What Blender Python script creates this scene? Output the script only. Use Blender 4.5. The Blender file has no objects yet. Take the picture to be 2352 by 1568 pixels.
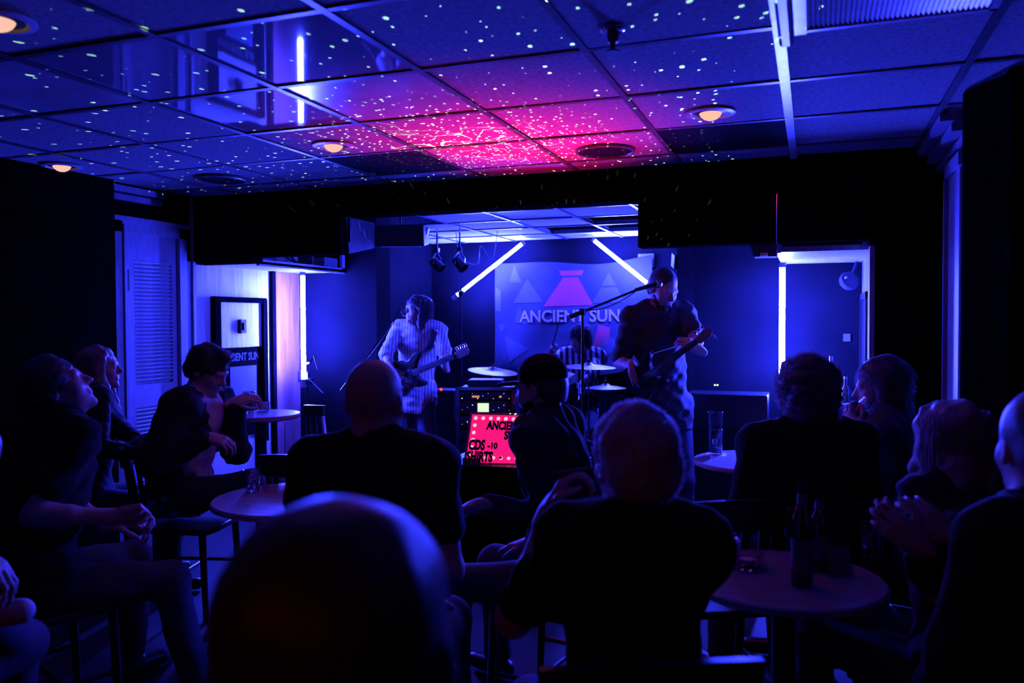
import bpy, bmesh, math, random
import numpy as np
from mathutils import Vector, Matrix, Euler

random.seed(7); RNG = np.random.default_rng(11)
S = bpy.context.scene
COL = S.collection

# ------------------------------------------------------------------ camera
CZ, FPX = 1.52, 1888.5
YAW, PIT, ROL = math.radians(20.086), math.radians(-1.4834), math.radians(-0.2436)
_fw = Vector((-math.sin(YAW)*math.cos(PIT), math.cos(YAW)*math.cos(PIT), math.sin(PIT)))
_r = Vector((math.cos(YAW), math.sin(YAW), 0)); _u = _r.cross(_fw)
CR = _r*math.cos(ROL) + _u*math.sin(ROL); CU = -_r*math.sin(ROL) + _u*math.cos(ROL)
CAMP = Vector((0, 0, CZ))
cam_d = bpy.data.cameras.new('camera'); cam = bpy.data.objects.new('camera', cam_d); COL.objects.link(cam)
cam_d.sensor_width = 36; cam_d.lens = FPX/2352*36; cam_d.clip_start = 0.05
cam.matrix_world = Matrix(((CR.x, CU.x, -_fw.x, 0), (CR.y, CU.y, -_fw.y, 0), (CR.z, CU.z, -_fw.z, CZ), (0, 0, 0, 1)))
cam_d.dof.use_dof = True; cam_d.dof.focus_distance = 5.0; cam_d.dof.aperture_fstop = 2.5
S.camera = cam
# ------------------------------------------------------------------ world, exposure
w = bpy.data.worlds.new('world'); S.world = w; w.use_nodes = True
w.node_tree.nodes['Background'].inputs[0].default_value = (0.02, 0.03, 0.3, 1)
w.node_tree.nodes['Background'].inputs[1].default_value = 0.01
S.view_settings.view_transform = 'Standard'; S.view_settings.look = 'None'
S.cycles.max_bounces = 9; S.cycles.diffuse_bounces = 2; S.cycles.glossy_bounces = 3; S.cycles.transmission_bounces = 8
S.cycles.adaptive_threshold = .02; S.cycles.caustics_reflective = False; S.cycles.caustics_refractive = False
S.view_settings.exposure = 0.0; S.view_settings.gamma = 1.0; S.view_settings.use_curve_mapping = False
TUBE = (0.025, 0.034, 1.0, 1900.0)      # colour and strength of the blue stage tubes

# where things stand: a pixel of the photograph gives a direction, a plane or a distance gives the point
def ray(x, y): return _fw + CR*((x-1176)/FPX) + CU*((784-y)/FPX)
def atd(x, y, d): return CAMP + ray(x, y)*d
def atX(x, y, X): r = ray(x, y); return CAMP + r*(X/r.x)
def atY(x, y, Y): r = ray(x, y); return CAMP + r*(Y/r.y)
def atZ(x, y, Z): r = ray(x, y); return CAMP + r*((Z-CZ)/r.z)
FW = Vector((-math.sin(YAW), math.cos(YAW), 0)); RT = Vector((math.cos(YAW), math.sin(YAW), 0)); UP = Vector((0, 0, 1))

# ------------------------------------------------------------------ materials
def mat(name, col, rough=0.6, metal=0.0, spec=0.5, var=0.25, scale=8.0, bump=0.0, bscale=40.0, stretch=None,
        coat=0.0, emit=None, estr=0.0, trans=0.0, col2=None, sheen=0.0, alpha=1.0):
    m = bpy.data.materials.new(name); m.use_nodes = True
    nt = m.node_tree; b = nt.nodes['Principled BSDF']
    c2 = col2 if col2 else tuple(max(0, c*(1-var)) for c in col)
    tc = nt.nodes.new('ShaderNodeTexCoord'); mp = nt.nodes.new('ShaderNodeMapping')
    if stretch: mp.inputs['Scale'].default_value = stretch
    nt.links.new(tc.outputs['Object'], mp.inputs[0])
    n = nt.nodes.new('ShaderNodeTexNoise'); n.inputs['Scale'].default_value = scale; n.inputs['Detail'].default_value = 4
    nt.links.new(mp.outputs[0], n.inputs['Vector'])
    rp = nt.nodes.new('ShaderNodeValToRGB'); rp.color_ramp.elements[0].position = .35; rp.color_ramp.elements[1].position = .65
    rp.color_ramp.elements[0].color = (*c2, 1); rp.color_ramp.elements[1].color = (*col, 1)
    nt.links.new(n.outputs['Fac'], rp.inputs[0]); nt.links.new(rp.outputs[0], b.inputs['Base Color'])
    b.inputs['Roughness'].default_value = rough; b.inputs['Metallic'].default_value = metal
    b.inputs['Specular IOR Level'].default_value = spec
    if coat: b.inputs['Coat Weight'].default_value = coat; b.inputs['Coat Roughness'].default_value = .08
    if sheen: b.inputs['Sheen Weight'].default_value = sheen; b.inputs['Sheen Roughness'].default_value = .4
    if trans: b.inputs['Transmission Weight'].default_value = trans
    if emit: b.inputs['Emission Color'].default_value = (*emit, 1); b.inputs['Emission Strength'].default_value = estr
    if bump:
        n2 = nt.nodes.new('ShaderNodeTexNoise'); n2.inputs['Scale'].default_value = bscale; n2.inputs['Detail'].default_value = 3
        nt.links.new(mp.outputs[0], n2.inputs['Vector'])
        bp = nt.nodes.new('ShaderNodeBump'); bp.inputs['Strength'].default_value = bump; bp.inputs['Distance'].default_value = .01
        nt.links.new(n2.outputs['Fac'], bp.inputs['Height']); nt.links.new(bp.outputs[0], b.inputs['Normal'])
    return m

def stripes(name, ca, cb, cc, width, rough=.8, axis=(1, 0, 0)):
    """woven stripes: flat print on cloth, in the garment's own coordinates"""
    m = bpy.data.materials.new(name); m.use_nodes = True; nt = m.node_tree; b = nt.nodes['Principled BSDF']
    tc = nt.nodes.new('ShaderNodeTexCoord')
    dt = nt.nodes.new('ShaderNodeVectorMath'); dt.operation = 'DOT_PRODUCT'; dt.inputs[1].default_value = axis
    nt.links.new(tc.outputs['Object'], dt.inputs[0])
    dv = nt.nodes.new('ShaderNodeMath'); dv.operation = 'DIVIDE'; dv.inputs[1].default_value = width
    nt.links.new(dt.outputs['Value'], dv.inputs[0])
    fr = nt.nodes.new('ShaderNodeMath'); fr.operation = 'FRACT'; nt.links.new(dv.outputs[0], fr.inputs[0])
    rp = nt.nodes.new('ShaderNodeValToRGB'); rp.color_ramp.interpolation = 'CONSTANT'
    e = rp.color_ramp.elements; e[0].position = 0; e[0].color = (*ca, 1); e[1].position = cc; e[1].color = (*cb, 1)
    nt.links.new(fr.outputs[0], rp.inputs[0]); nt.links.new(rp.outputs[0], b.inputs['Base Color'])
    b.inputs['Roughness'].default_value = rough; b.inputs['Specular IOR Level'].default_value = .2
    return m

def emis(name, col, strength):
    m = bpy.data.materials.new(name); m.use_nodes = True; nt = m.node_tree
    nt.nodes.remove(nt.nodes['Principled BSDF'])
    e = nt.nodes.new('ShaderNodeEmission'); e.inputs[0].default_value = (*col, 1); e.inputs[1].default_value = strength
    nt.links.new(e.outputs[0], nt.nodes['Material Output'].inputs[0]); return m

def glassmat(name, col=(.95, .97, 1), rough=.02):
    m = bpy.data.materials.new(name); m.use_nodes = True; b = m.node_tree.nodes['Principled BSDF']
    b.inputs['Base Color'].default_value = (*col, 1); b.inputs['Roughness'].default_value = rough
    b.inputs['Transmission Weight'].default_value = 1; b.inputs['IOR'].default_value = 1.48; return m

M = {}
M['ceil'] = mat('acoustic_tile', (.40, .40, .42), .9, spec=.2, var=.35, scale=55, bump=.35, bscale=220)
M['ceil_gloss'] = mat('glossy_plastic_panel', (.30, .30, .36), .035, spec=.6, var=.2, scale=3, bump=.004, bscale=5)
M['ceil_semi'] = mat('satin_panel', (.50, .48, .54), .22, spec=.5, var=.3, scale=4, bump=.02, bscale=9)
M['ceil_dark'] = mat('dark_grille_tile', (.012, .012, .016), .9, spec=.05, var=.4, scale=30)
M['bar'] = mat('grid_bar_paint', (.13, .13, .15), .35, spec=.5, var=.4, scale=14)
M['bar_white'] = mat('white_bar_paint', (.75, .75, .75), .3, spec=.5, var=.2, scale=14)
M['black'] = mat('black_paint', (.004, .004, .0045), .9, spec=.0, var=.4, scale=6, bump=.05)
M['navy'] = mat('dark_stage_paint', (.006, .006, .008), .8, spec=.04, var=.3, scale=5, bump=.08, bscale=25)
M['stagewall'] = mat('stage_wall_paint', (.0055, .0055, .0072), .8, spec=.03, var=.35, scale=3, bump=.1, bscale=30)
M['palewood'] = mat('pale_wood_panelling', (.62, .57, .52), .42, spec=.4, var=.35, scale=5, stretch=(6, 6, .5), bump=.06, bscale=20)
M['redwood'] = mat('red_brown_wood', (.42, .17, .2), .5, spec=.4, var=.4, scale=6, stretch=(5, 5, .5), bump=.08)
M['doorpaint'] = mat('blue_door_paint', (.30, .30, .36), .38, spec=.5, var=.25, scale=9, stretch=(3, 3, 1), bump=.03)
M['slat'] = mat('shutter_slat_paint', (.5, .5, .55), .35, spec=.5, var=.25, scale=12)
M['floor'] = mat('dark_floor', (.025, .025, .028), .5, spec=.25, var=.45, scale=2.2, bump=.08, bscale=30)
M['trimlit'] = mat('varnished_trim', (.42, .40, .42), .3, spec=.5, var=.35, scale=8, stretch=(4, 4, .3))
M['darkwood'] = mat('dark_stained_wood', (.045, .03, .025), .35, spec=.5, var=.45, scale=7, stretch=(1, 1, .25), bump=.03)
M['tabletop'] = mat('laminate_tabletop', (.42, .40, .40), .24, spec=.55, var=.2, scale=6, stretch=(1, 6, 1), coat=.3)
M['metal'] = mat('chrome', (.75, .75, .78), .12, metal=1, var=.1)
M['darkmetal'] = mat('black_steel', (.03, .03, .035), .35, metal=.6, var=.3)
M['brass'] = mat('cymbal_bronze', (.30, .25, .20), .38, metal=.9, var=.3, scale=30)
M['plastic'] = mat('black_plastic', (.015, .015, .018), .35, spec=.5, var=.2)
M['paper'] = mat('white_paper', (.75, .75, .78), .8, var=.05)
M['cloth'] = mat('banner_cloth', (.042, .047, .072), .8, spec=.2, var=.25, scale=4, bump=.05)
M['skin'] = mat('skin', (.50, .36, .32), .5, spec=.4, var=.12, scale=12, bump=.03, bscale=120)
M['hair_dark'] = mat('dark_hair', (.05, .035, .04), .38, spec=.5, var=.5, scale=30, stretch=(3, 3, .6), bump=.25, bscale=90, sheen=.35)
M['hair_brown'] = mat('brown_hair', (.085, .06, .07), .4, spec=.5, var=.5, scale=30, stretch=(3, 3, .6), bump=.25, bscale=90, sheen=.35)
M['hair_fair'] = mat('fair_hair', (.36, .29, .30), .42, spec=.5, var=.4, scale=30, stretch=(3, 3, .5), bump=.25, bscale=90, sheen=.35)
M['hair_grey'] = mat('grey_hair', (.55, .53, .58), .45, spec=.5, var=.35, scale=40, stretch=(2, 2, 1), bump=.3, bscale=110, sheen=.35)
M['tee_black'] = mat('black_cotton', (.012, .012, .015), .9, spec=.1, var=.3, scale=14, bump=.1, sheen=.06)
M['jacket'] = mat('dark_jacket_cloth', (.018, .018, .024), .85, spec=.15, var=.3, scale=10, bump=.1, sheen=.10)
M['shirt_pale'] = mat('pale_cotton', (.46, .46, .52), .85, spec=.2, var=.15, scale=9, bump=.08)
M['shirt_blue'] = mat('mid_blue_cotton', (.10, .1, .14), .85, spec=.2, var=.2, scale=9, bump=.08)
M['shirt_dark'] = mat('dark_blue_cotton', (.04, .04, .055), .88, spec=.12, var=.2, scale=9, bump=.1)
M['denim'] = mat('dark_denim', (.06, .065, .1), .85, spec=.2, var=.3, scale=40, bump=.1)
M['denim2'] = mat('blue_denim', (.05, .055, .085), .85, spec=.2, var=.3, scale=40, bump=.1)
M['shoe'] = mat('black_leather', (.02, .02, .02), .3, spec=.5)
M['shoe_pale'] = mat('pale_sneaker', (.5, .48, .5), .7, var=.2)
M['dots'] = mat('dark_dotted_cloth', (.028, .028, .036), .75, spec=.3, var=.3, scale=14, bump=.1)
M['fleck'] = mat('pale_flecks', (.7, .7, .75), .6)
M['stripe_pin'] = stripes('pinstriped_shirt', (.62, .60, .64), (.14, .12, .18), .74, .024, axis=(.94, .34, 0))
M['stripe_bold'] = stripes('bold_striped_shirt', (.85, .82, .88), (.04, .035, .06), .5, .055, axis=(.94, .34, 0))
M['glass'] = glassmat('clear_glass'); M['ice'] = glassmat('ice', (.9, .95, 1), .12)
M['beer'] = mat('dark_beer', (.05, .02, .01), .1, spec=.5)
M['bottle'] = mat('brown_bottle_glass', (.03, .018, .01), .06, spec=.6, coat=.5)
M['label'] = mat('bottle_label', (.14, .13, .15), .6)
M['sunburst'] = mat('dark_guitar_lacquer', (.03, .018, .016), .2, spec=.4, var=.5, scale=4, coat=.3)
M['maple'] = mat('maple_neck', (.20, .15, .12), .3, spec=.4, var=.2, scale=12, stretch=(.3, 3, 3))
M['rosewood'] = mat('rosewood_board', (.07, .045, .04), .4)
M['drumshell'] = mat('dark_drum_wrap', (.03, .03, .05), .15, spec=.6, coat=.5)
M['drumhead'] = mat('drum_head', (.65, .65, .68), .5, var=.1)
M['tube'] = emis('blue_tube_light', TUBE[:3], TUBE[3])
M['bulb'] = emis('dim_warm_bulb', (1.0, .55, .42), 1.0)
M['pinkpanel'] = emis('pink_lightbox_face', (1.0, .01, .22), .95)
M['pinkbulb'] = emis('lightbox_bulb', (1.0, .42, .45), 1.4)
M['screen'] = emis('rack_display', (.75, .95, .6), 1.1)
M['ledred'] = emis('red_led', (1, .05, .03), 2.5); M['ledamber'] = emis('amber_led', (1, .35, .12), .7)
M['ledgreen'] = emis('green_led', (.6, 1, .4), 1.6); M['ledwhite'] = emis('white_led', (.8, .8, 1), 1.0)

def fuzz(name, col):
    """single hairs: light passes through them"""
    m = bpy.data.materials.new(name); m.use_nodes = True; nt = m.node_tree; b = nt.nodes['Principled BSDF']
    b.inputs['Roughness'].default_value = .4
    n = nt.nodes.new('ShaderNodeTexNoise'); n.inputs['Scale'].default_value = 60
    rp = nt.nodes.new('ShaderNodeValToRGB'); rp.color_ramp.elements[0].color = (*[c*.6 for c in col], 1); rp.color_ramp.elements[1].color = (*col, 1)
    nt.links.new(n.outputs['Fac'], rp.inputs[0]); nt.links.new(rp.outputs[0], b.inputs['Base Color'])
    t = nt.nodes.new('ShaderNodeBsdfTranslucent'); nt.links.new(rp.outputs[0], t.inputs[0])
    mx = nt.nodes.new('ShaderNodeMixShader'); mx.inputs[0].default_value = .6
    nt.links.new(b.outputs[0], mx.inputs[1]); nt.links.new(t.outputs[0], mx.inputs[2]); nt.links.new(mx.outputs[0], nt.nodes['Material Output'].inputs[0])
    return m
for k_, c_ in (('hair_dark', (.10, .08, .09)), ('hair_brown', (.36, .28, .31)), ('hair_fair', (.50, .42, .44)), ('hair_grey', (.85, .83, .88))): M['fuzz_'+k_] = fuzz('single_'+k_, c_)
# ------------------------------------------------------------------ object helpers
def thing(name, label, cat, loc=(0, 0, 0), rotz=0, group=None, matrix=None):
    o = bpy.data.objects.new(name, None); COL.objects.link(o); o.empty_display_size = .1
    if matrix is not None: o.matrix_basis = matrix
    else: o.location = loc; o.rotation_euler = (0, 0, rotz)
    o['label'] = label; o['category'] = cat
    if group: o['group'] = group
    return o
def tag(o, label, cat, group=None):
    o['label'] = label; o['category'] = cat
    if group: o['group'] = group
    return o
def basis(o):
    return o.matrix_basis.copy() if not o.parent else basis(o.parent) @ o.matrix_basis
def link(name, me, m, parent=None, smooth=False):
    o = bpy.data.objects.new(name, me); COL.objects.link(o)
    if m is not None and not me.materials: me.materials.append(M[m] if isinstance(m, str) else m)
    if parent: o.parent = parent
    if smooth: me.polygons.foreach_set('use_smooth', [True]*len(me.polygons))
    return o
def copy_tree(o, parent=None):
    c = o.copy(); COL.objects.link(c); c.parent = parent
    for ch in o.children: copy_tree(ch, c)
    return c
def frame(d, n=None):
    """matrix whose x runs along d and z near n"""
    d = Vector(d).normalized(); n = Vector(n if n is not None else (0, 0, 1))
    if abs(d.dot(n.normalized())) > .98: n = Vector((0, 1, 0))
    y = n.cross(d).normalized(); z = d.cross(y)
    return Matrix(((d.x, y.x, z.x), (d.y, y.y, z.y), (d.z, y.z, z.z)))

class MB:
    def __init__(s): s.v = []; s.f = []
    def add(s, vs, fs):
        k = len(s.v); s.v += [tuple(v) for v in vs]; s.f += [tuple(i+k for i in f) for f in fs]; return s
    def box(s, c, size, rot=None):
        c = Vector(c); hx, hy, hz = [q/2 for q in size]
        vs = [Vector((x, y, z)) for z in (-hz, hz) for y in (-hy, hy) for x in (-hx, hx)]
        if rot is not None: vs = [rot @ v for v in vs]
        return s.add([v+c for v in vs], [(0, 2, 3, 1), (4, 5, 7, 6), (0, 1, 5, 4), (2, 6, 7, 3), (0, 4, 6, 2), (1, 3, 7, 5)])
    def bx(s, x0, x1, y0, y1, z0, z1):
        return s.box(((x0+x1)/2, (y0+y1)/2, (z0+z1)/2), (abs(x1-x0), abs(y1-y0), abs(z1-z0)))
    def cyl(s, a, b, r0, r1=None, n=12, caps=True):
        a, b = Vector(a), Vector(b); r1 = r0 if r1 is None else r1
        F = frame(b-a); vs = []
        for p, r in ((a, r0), (b, r1)):
            for i in range(n):
                t = 2*math.pi*i/n; vs.append(p + F @ Vector((0, r*math.cos(t), r*math.sin(t))))
        fs = [(i, (i+1) % n, n+(i+1) % n, n+i) for i in range(n)]
        if caps: fs += [tuple(range(n-1, -1, -1)), tuple(range(n, 2*n))]
        return s.add(vs, fs)
    def tube(s, pts, r, n=6, close=False):
        pts = [Vector(p) for p in pts]; rs = r if isinstance(r, (list, tuple)) else [r]*len(pts); vs = []; ref = Vector((.13, .2, .97))
        for i, p in enumerate(pts):
            d = pts[min(i+1, len(pts)-1)] - pts[max(i-1, 0)]
            F = frame(d, ref)
            for k in range(n):
                t = 2*math.pi*k/n; vs.append(p + F @ Vector((0, rs[i]*math.cos(t), rs[i]*math.sin(t))))
        fs = []
        for i in range(len(pts)-1):
            for k in range(n): fs.append((i*n+k, i*n+(k+1) % n, (i+1)*n+(k+1) % n, (i+1)*n+k))
        fs += [tuple(range(n-1, -1, -1)), tuple(range((len(pts)-1)*n, len(pts)*n))]
        return s.add(vs, fs)
    def lathe(s, prof, c=(0, 0, 0), n=24, rot=None):
        c = Vector(c); vs = []; fs = []
        for (r, z) in prof:
            for k in range(n):
                t = 2*math.pi*k/n; v = Vector((r*math.cos(t), r*math.sin(t), z)); vs.append((rot @ v if rot is not None else v)+c)
        for i in range(len(prof)-1):
            for k in range(n): fs.append((i*n+k, i*n+(k+1) % n, (i+1)*n+(k+1) % n, (i+1)*n+k))
        if prof[0][0] > 1e-4: fs.append(tuple(range(n-1, -1, -1)))
        if prof[-1][0] > 1e-4: fs.append(tuple(range((len(prof)-1)*n, len(prof)*n)))
        return s.add(vs, fs)
    def sph(s, c, r, n=12, m=8):
        r3 = r if isinstance(r, (tuple, list)) else (r, r, r)
        c = Vector(c); prof = []; vs = []; fs = []
        for j in range(m+1):
            a = -math.pi/2 + math.pi*j/m
            for k in range(n):
                t = 2*math.pi*k/n; vs.append(c+Vector((r3[0]*math.cos(a)*math.cos(t), r3[1]*math.cos(a)*math.sin(t), r3[2]*math.sin(a))))
        for j in range(m):
            for k in range(n): fs.append((j*n+k, j*n+(k+1) % n, (j+1)*n+(k+1) % n, (j+1)*n+k))
        return s.add(vs, fs)
    def prism(s, outl, z0, z1):
        n = len(outl); vs = [(x, y, z0) for x, y in outl] + [(x, y, z1) for x, y in outl]
        return s.add(vs, [tuple(range(n-1, -1, -1)), tuple(range(n, 2*n))] + [(i, (i+1) % n, n+(i+1) % n, n+i) for i in range(n)])
    def xf(s, m):
        s.v = [tuple(m @ Vector(v)) for v in s.v]; return s
    def build(s, name, m, parent=None, world=False, smooth=False, bevel=0, kind=None, auto=False):
        vs = s.v
        if world and parent:
            iv = basis(parent).inverted(); vs = [iv @ Vector(v) for v in vs]
        me = bpy.data.meshes.new(name); me.from_pydata([tuple(v) for v in vs], [], s.f); me.validate(); me.update()
        o = link(name, me, m, parent, smooth)
        if smooth:
            bm = bmesh.new(); bm.from_mesh(me)
            for e in bm.edges:
                if len(e.link_faces) == 2 and e.calc_face_angle(0) > .7: e.smooth = False
            bm.to_mesh(me); bm.free()
        if bevel:
            md = o.modifiers.new('bevel', 'BEVEL'); md.width = bevel; md.segments = 2; md.limit_method = 'ANGLE'
        if kind: o['kind'] = kind
        return o
def struct(name, mb, m, **kw):
    return mb.build(name, m, kind='structure', **kw)

def text_mb(txt, size, depth=.002, offset=0.0, shear=0.0, align='LEFT', squeeze=1.0):
    cu = bpy.data.curves.new('lettering', 'FONT'); cu.body = txt; cu.size = size; cu.extrude = depth/2; cu.offset = offset
    cu.align_x = align; cu.shear = shear; cu.resolution_u = 3
    o = bpy.data.objects.new('lettering', cu); COL.objects.link(o)
    dg = bpy.context.evaluated_depsgraph_get(); me = bpy.data.meshes.new_from_object(o.evaluated_get(dg))
    mb = MB(); mb.v = [(v.co.x*squeeze, v.co.y, v.co.z) for v in me.vertices]; mb.f = [tuple(p.vertices) for p in me.polygons]
    bpy.data.objects.remove(o); bpy.data.curves.remove(cu); bpy.data.meshes.remove(me); return mb
# ================================================================== the room
XL, XR, YH, YB, ZC = -4.2, 0.62, 4.80, 8.75, CZ+.888
GX, GY, GS = -.1015, 2.055, .61
M['stage_tile'] = mat('white_stage_tile', (.8, .8, .82), .85, spec=.2, var=.15, scale=40, bump=.2, bscale=200)
M['board_dark'] = mat('scuffed_dark_board', (.05, .05, .065), .6, var=.5, scale=12)
M['black_gloss'] = mat('dark_gloss_panel', (.03, .03, .04), .12, spec=.6, var=.3, scale=4, bump=.02, bscale=9)
struct('floor', MB().bx(-4.6, 1.0, -2.6, 9.1, -.1, 0), 'floor')
ceil = struct('ceiling', MB().bx(-4.6, 1.0, -2.6, 9.1, ZC+.045, ZC+.12), 'black')
def share(name, mb, m, parent, smooth=False):
    o = mb.build(name, m, parent, smooth=smooth); return o
tile_me = {}
def tile_at(k, j, m, par, drop=0, tilt=0):
    x0, x1 = GX+GS*k, GX+GS*(k+1); y0, y1 = GY+GS*j, GY+GS*(j+1)
    x0 = max(x0, XL); x1 = min(x1, XR+.1)
    if y0 < YH < y1: y1 = YH
    if y0 < YB < y1: y1 = YB
    key = (round(x1-x0, 3), round(y1-y0, 3), m)
    if key not in tile_me:
        hx, hy = (x1-x0)/2-.006, (y1-y0)/2-.006
        o = MB().add([(-hx, -hy, .012), (hx, -hy, .012), (hx, hy, .012), (-hx, hy, .012), (-hx+.01, -hy+.01, 0), (hx-.01, -hy+.01, 0), (hx-.01, hy-.01, 0), (-hx+.01, hy-.01, 0)],
             [(4, 7, 6, 5), (0, 1, 2, 3), (0, 4, 5, 1), (1, 5, 6, 2), (2, 6, 7, 3), (3, 7, 4, 0)]).build('tile', m, par)
        tile_me[key] = o.data
    else:
        o = bpy.data.objects.new('tile', tile_me[key]); COL.objects.link(o); o.parent = par
    o.location = ((x0+x1)/2, (y0+y1)/2, ZC+.004+drop); o.rotation_euler = (random.uniform(-1, 1)*.004+tilt, random.uniform(-1, 1)*.004, 0)
    return o
special = {(-3, 0): 'ceil_gloss', (-3, 1): 'ceil_semi', (-4, 1): 'ceil_gloss', (-4, 0): 'ceil_gloss', (-4, 3): 'ceil_dark', (-1, 3): 'ceil_dark', (-5, 0): 'ceil_semi'}
for k in range(-7, 2):
    for j in range(-2, 5):
        if (k, j) in ((0, 0), (0, -1)): continue          # the vent stands here
        tile_at(k, j, special.get((k, j), 'ceil'), ceil, drop=random.uniform(0, .004))
missing = {(-4, 9), (-3, 9), (-3, 8), (-2, 9)}
for k in range(-7, 1):
    for j in range(5, 11):
        if (k, j) in missing: continue
        m = 'black_gloss' if j <= 7 and (k, j) not in ((-5, 7), (-3, 7), (-4, 7)) else 'stage_tile'
        tile_at(k, j, m, ceil, drop=random.uniform(0, .006))
# T-bars
for k in range(-6, 2):
    x = GX+GS*k; wh = (k == 0)
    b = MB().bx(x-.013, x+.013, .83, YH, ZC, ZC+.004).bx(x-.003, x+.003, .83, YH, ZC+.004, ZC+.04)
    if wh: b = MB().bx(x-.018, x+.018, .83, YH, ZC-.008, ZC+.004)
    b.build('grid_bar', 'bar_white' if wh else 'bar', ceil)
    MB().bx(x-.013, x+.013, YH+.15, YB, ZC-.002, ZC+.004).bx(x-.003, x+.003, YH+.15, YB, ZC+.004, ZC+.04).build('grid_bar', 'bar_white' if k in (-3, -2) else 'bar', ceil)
for j in range(-2, 5):
    y = GY+GS*j
    MB().bx(XL, XR+.05, y-.013, y+.013, ZC+.001, ZC+.005).bx(XL, XR, y-.003, y+.003, ZC+.005, ZC+.04).build('grid_bar', 'bar', ceil)
for j in range(5, 11):
    y = GY+GS*j
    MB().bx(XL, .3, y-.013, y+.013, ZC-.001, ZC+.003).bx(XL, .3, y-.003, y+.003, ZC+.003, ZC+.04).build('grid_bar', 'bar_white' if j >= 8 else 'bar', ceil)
# walls ------------------------------------------------------------
struct('wall_left', MB().bx(-4.45, -4.13, -2.6, 4.02, 0, ZC+.05), 'black')
wd = struct('wall_left_door', MB().bx(-4.45, XL-.03, 4.02, YH, 0, ZC+.05), 'black')
wa = struct('wall_left_alcove', MB().bx(-4.45, XL, YH, 6.0, 0, ZC+.05), 'palewood')
struct('wall_left_stage', MB().bx(-4.45, XL, 6.0, YB+.2, 0, ZC+.05), 'navy')
struct('wall_back', MB().bx(-4.45, .9, YB, YB+.2, 0, ZC+.05), 'stagewall')
struct('wall_rear', MB().bx(-4.6, 1.0, -2.6, -2.4, 0, ZC+.05), 'black')
# stage piers and alcoves
struct('wall_pier_left', MB().bx(-3.72, -3.43, 6.08, 6.32, 0, ZC), 'stagewall')
struct('wall_alcove_back_left', MB().bx(XL, -3.72, 6.08, 6.2, 0, ZC), 'stagewall')
struct('trim_1', MB().bx(XL, XL+.02, 5.74, 5.79, 0, 1.95).bx(XL, XL+.012, 5.79, 6.08, 0, 1.93), 'redwood')
struct('trim_2', MB().bx(XL, XL+.03, 5.68, 5.72, 0, 1.94), 'black')
struct('wall_alcove_back_right', MB().bx(-.80, .45, 6.0, 6.15, 0, ZC), 'stagewall')
struct('wall_pier_right', MB().bx(-.92, -.80, 6.0, 6.35, 0, ZC), 'navy')
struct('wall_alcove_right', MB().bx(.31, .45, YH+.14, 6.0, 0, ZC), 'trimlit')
struct('wall_stage_right', MB().bx(.29, 1.0, YH, YH+.14, 0, ZC+.05), 'black')
struct('wall_stage_side', MB().bx(-.80, -.68, 6.15, YB, 0, ZC), 'navy')
struct('wall_right', MB().bx(XR+.09, 1.0, -2.6, 3.38, 0, ZC+.05), 'black')
struct('wall_right_stage', MB().bx(XR+.04, 1.0, 3.38, YH, 0, ZC+.05), 'black')
struct('wall_right_pillar', MB().prism([(.715, 3.36), (.95, 3.36), (.95, 3.75), (.60, 3.75), (.555, 3.70), (.555, 3.64)], 0, ZC), 'black')
# beams over the stage front
struct('beam_stage', MB().bx(XL, XR+.1, YH, YH+.15, 2.22, ZC+.05), 'black')
hb = struct('beam_left', MB().bx(XL, -3.70, YH, YH+.13, 1.932, 2.22).bx(-3.70, -2.98, YH, YH+.13, 1.972, 2.22), 'black')
struct('beam_right', MB().bx(-.965, XR+.1, YH, YH+.13, 1.945, 2.22), 'black')
# left alcove soffit: a boarded box whose end towards the stage is open
sf = struct('ceiling_alcove_left', MB().bx(XL, -3.73, YH+.13, 6.08, 1.932, 1.95), 'palewood')
MB().bx(-3.755, -3.73, YH+.13, 6.08, 1.92, 1.965).build('bottom_rail', 'palewood', sf)
MB().bx(-3.755, -3.73, 6.04, 6.08, 1.93, 2.2).build('end_rail', 'bar_white', sf)
MB().bx(-4.05, -4.03, YH+.13, 6.08, 1.95, 2.3).build('back_board', 'palewood', sf)
MB().box((-3.82, 5.93, 2.0), (.1, .2, .09)).build('junction_box', 'doorpaint', sf)
MB().tube([(-3.85, 5.45+.3*t, 2.06-.09*math.sin(math.pi*t)) for t in [i/12 for i in range(13)]], .009).build('wire', 'plastic', sf)
MB().tube([(-3.87, 5.2+.5*t, 2.0+.03*math.sin(5*t)) for t in [i/12 for i in range(13)]], .006).build('wire', 'plastic', sf)
struct('beam_alcove_left', MB().bx(-3.9, -3.0, YH+.13, YH+.2, 2.1, 2.25), 'black')
# right alcove soffit with its bright edge
sr = struct('ceiling_alcove_right', MB().bx(-.17, .31, YH+.13, 6.0, 1.90, 1.93), 'palewood')
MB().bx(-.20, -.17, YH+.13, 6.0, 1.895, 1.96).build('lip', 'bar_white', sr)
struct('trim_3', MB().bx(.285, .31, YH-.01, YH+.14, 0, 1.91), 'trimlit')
t4 = struct('trim_4', MB().bx(.29, .312, 5.25, 5.29, .3, 1.68).bx(.29, .312, 5.83, 5.87, .3, 1.68).bx(.29, .312, 5.25, 5.87, 1.64, 1.68), 'darkwood')
struct('window_1', MB().bx(.30, .315, 5.29, 5.83, .3, 1.64), 'plastic')
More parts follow.
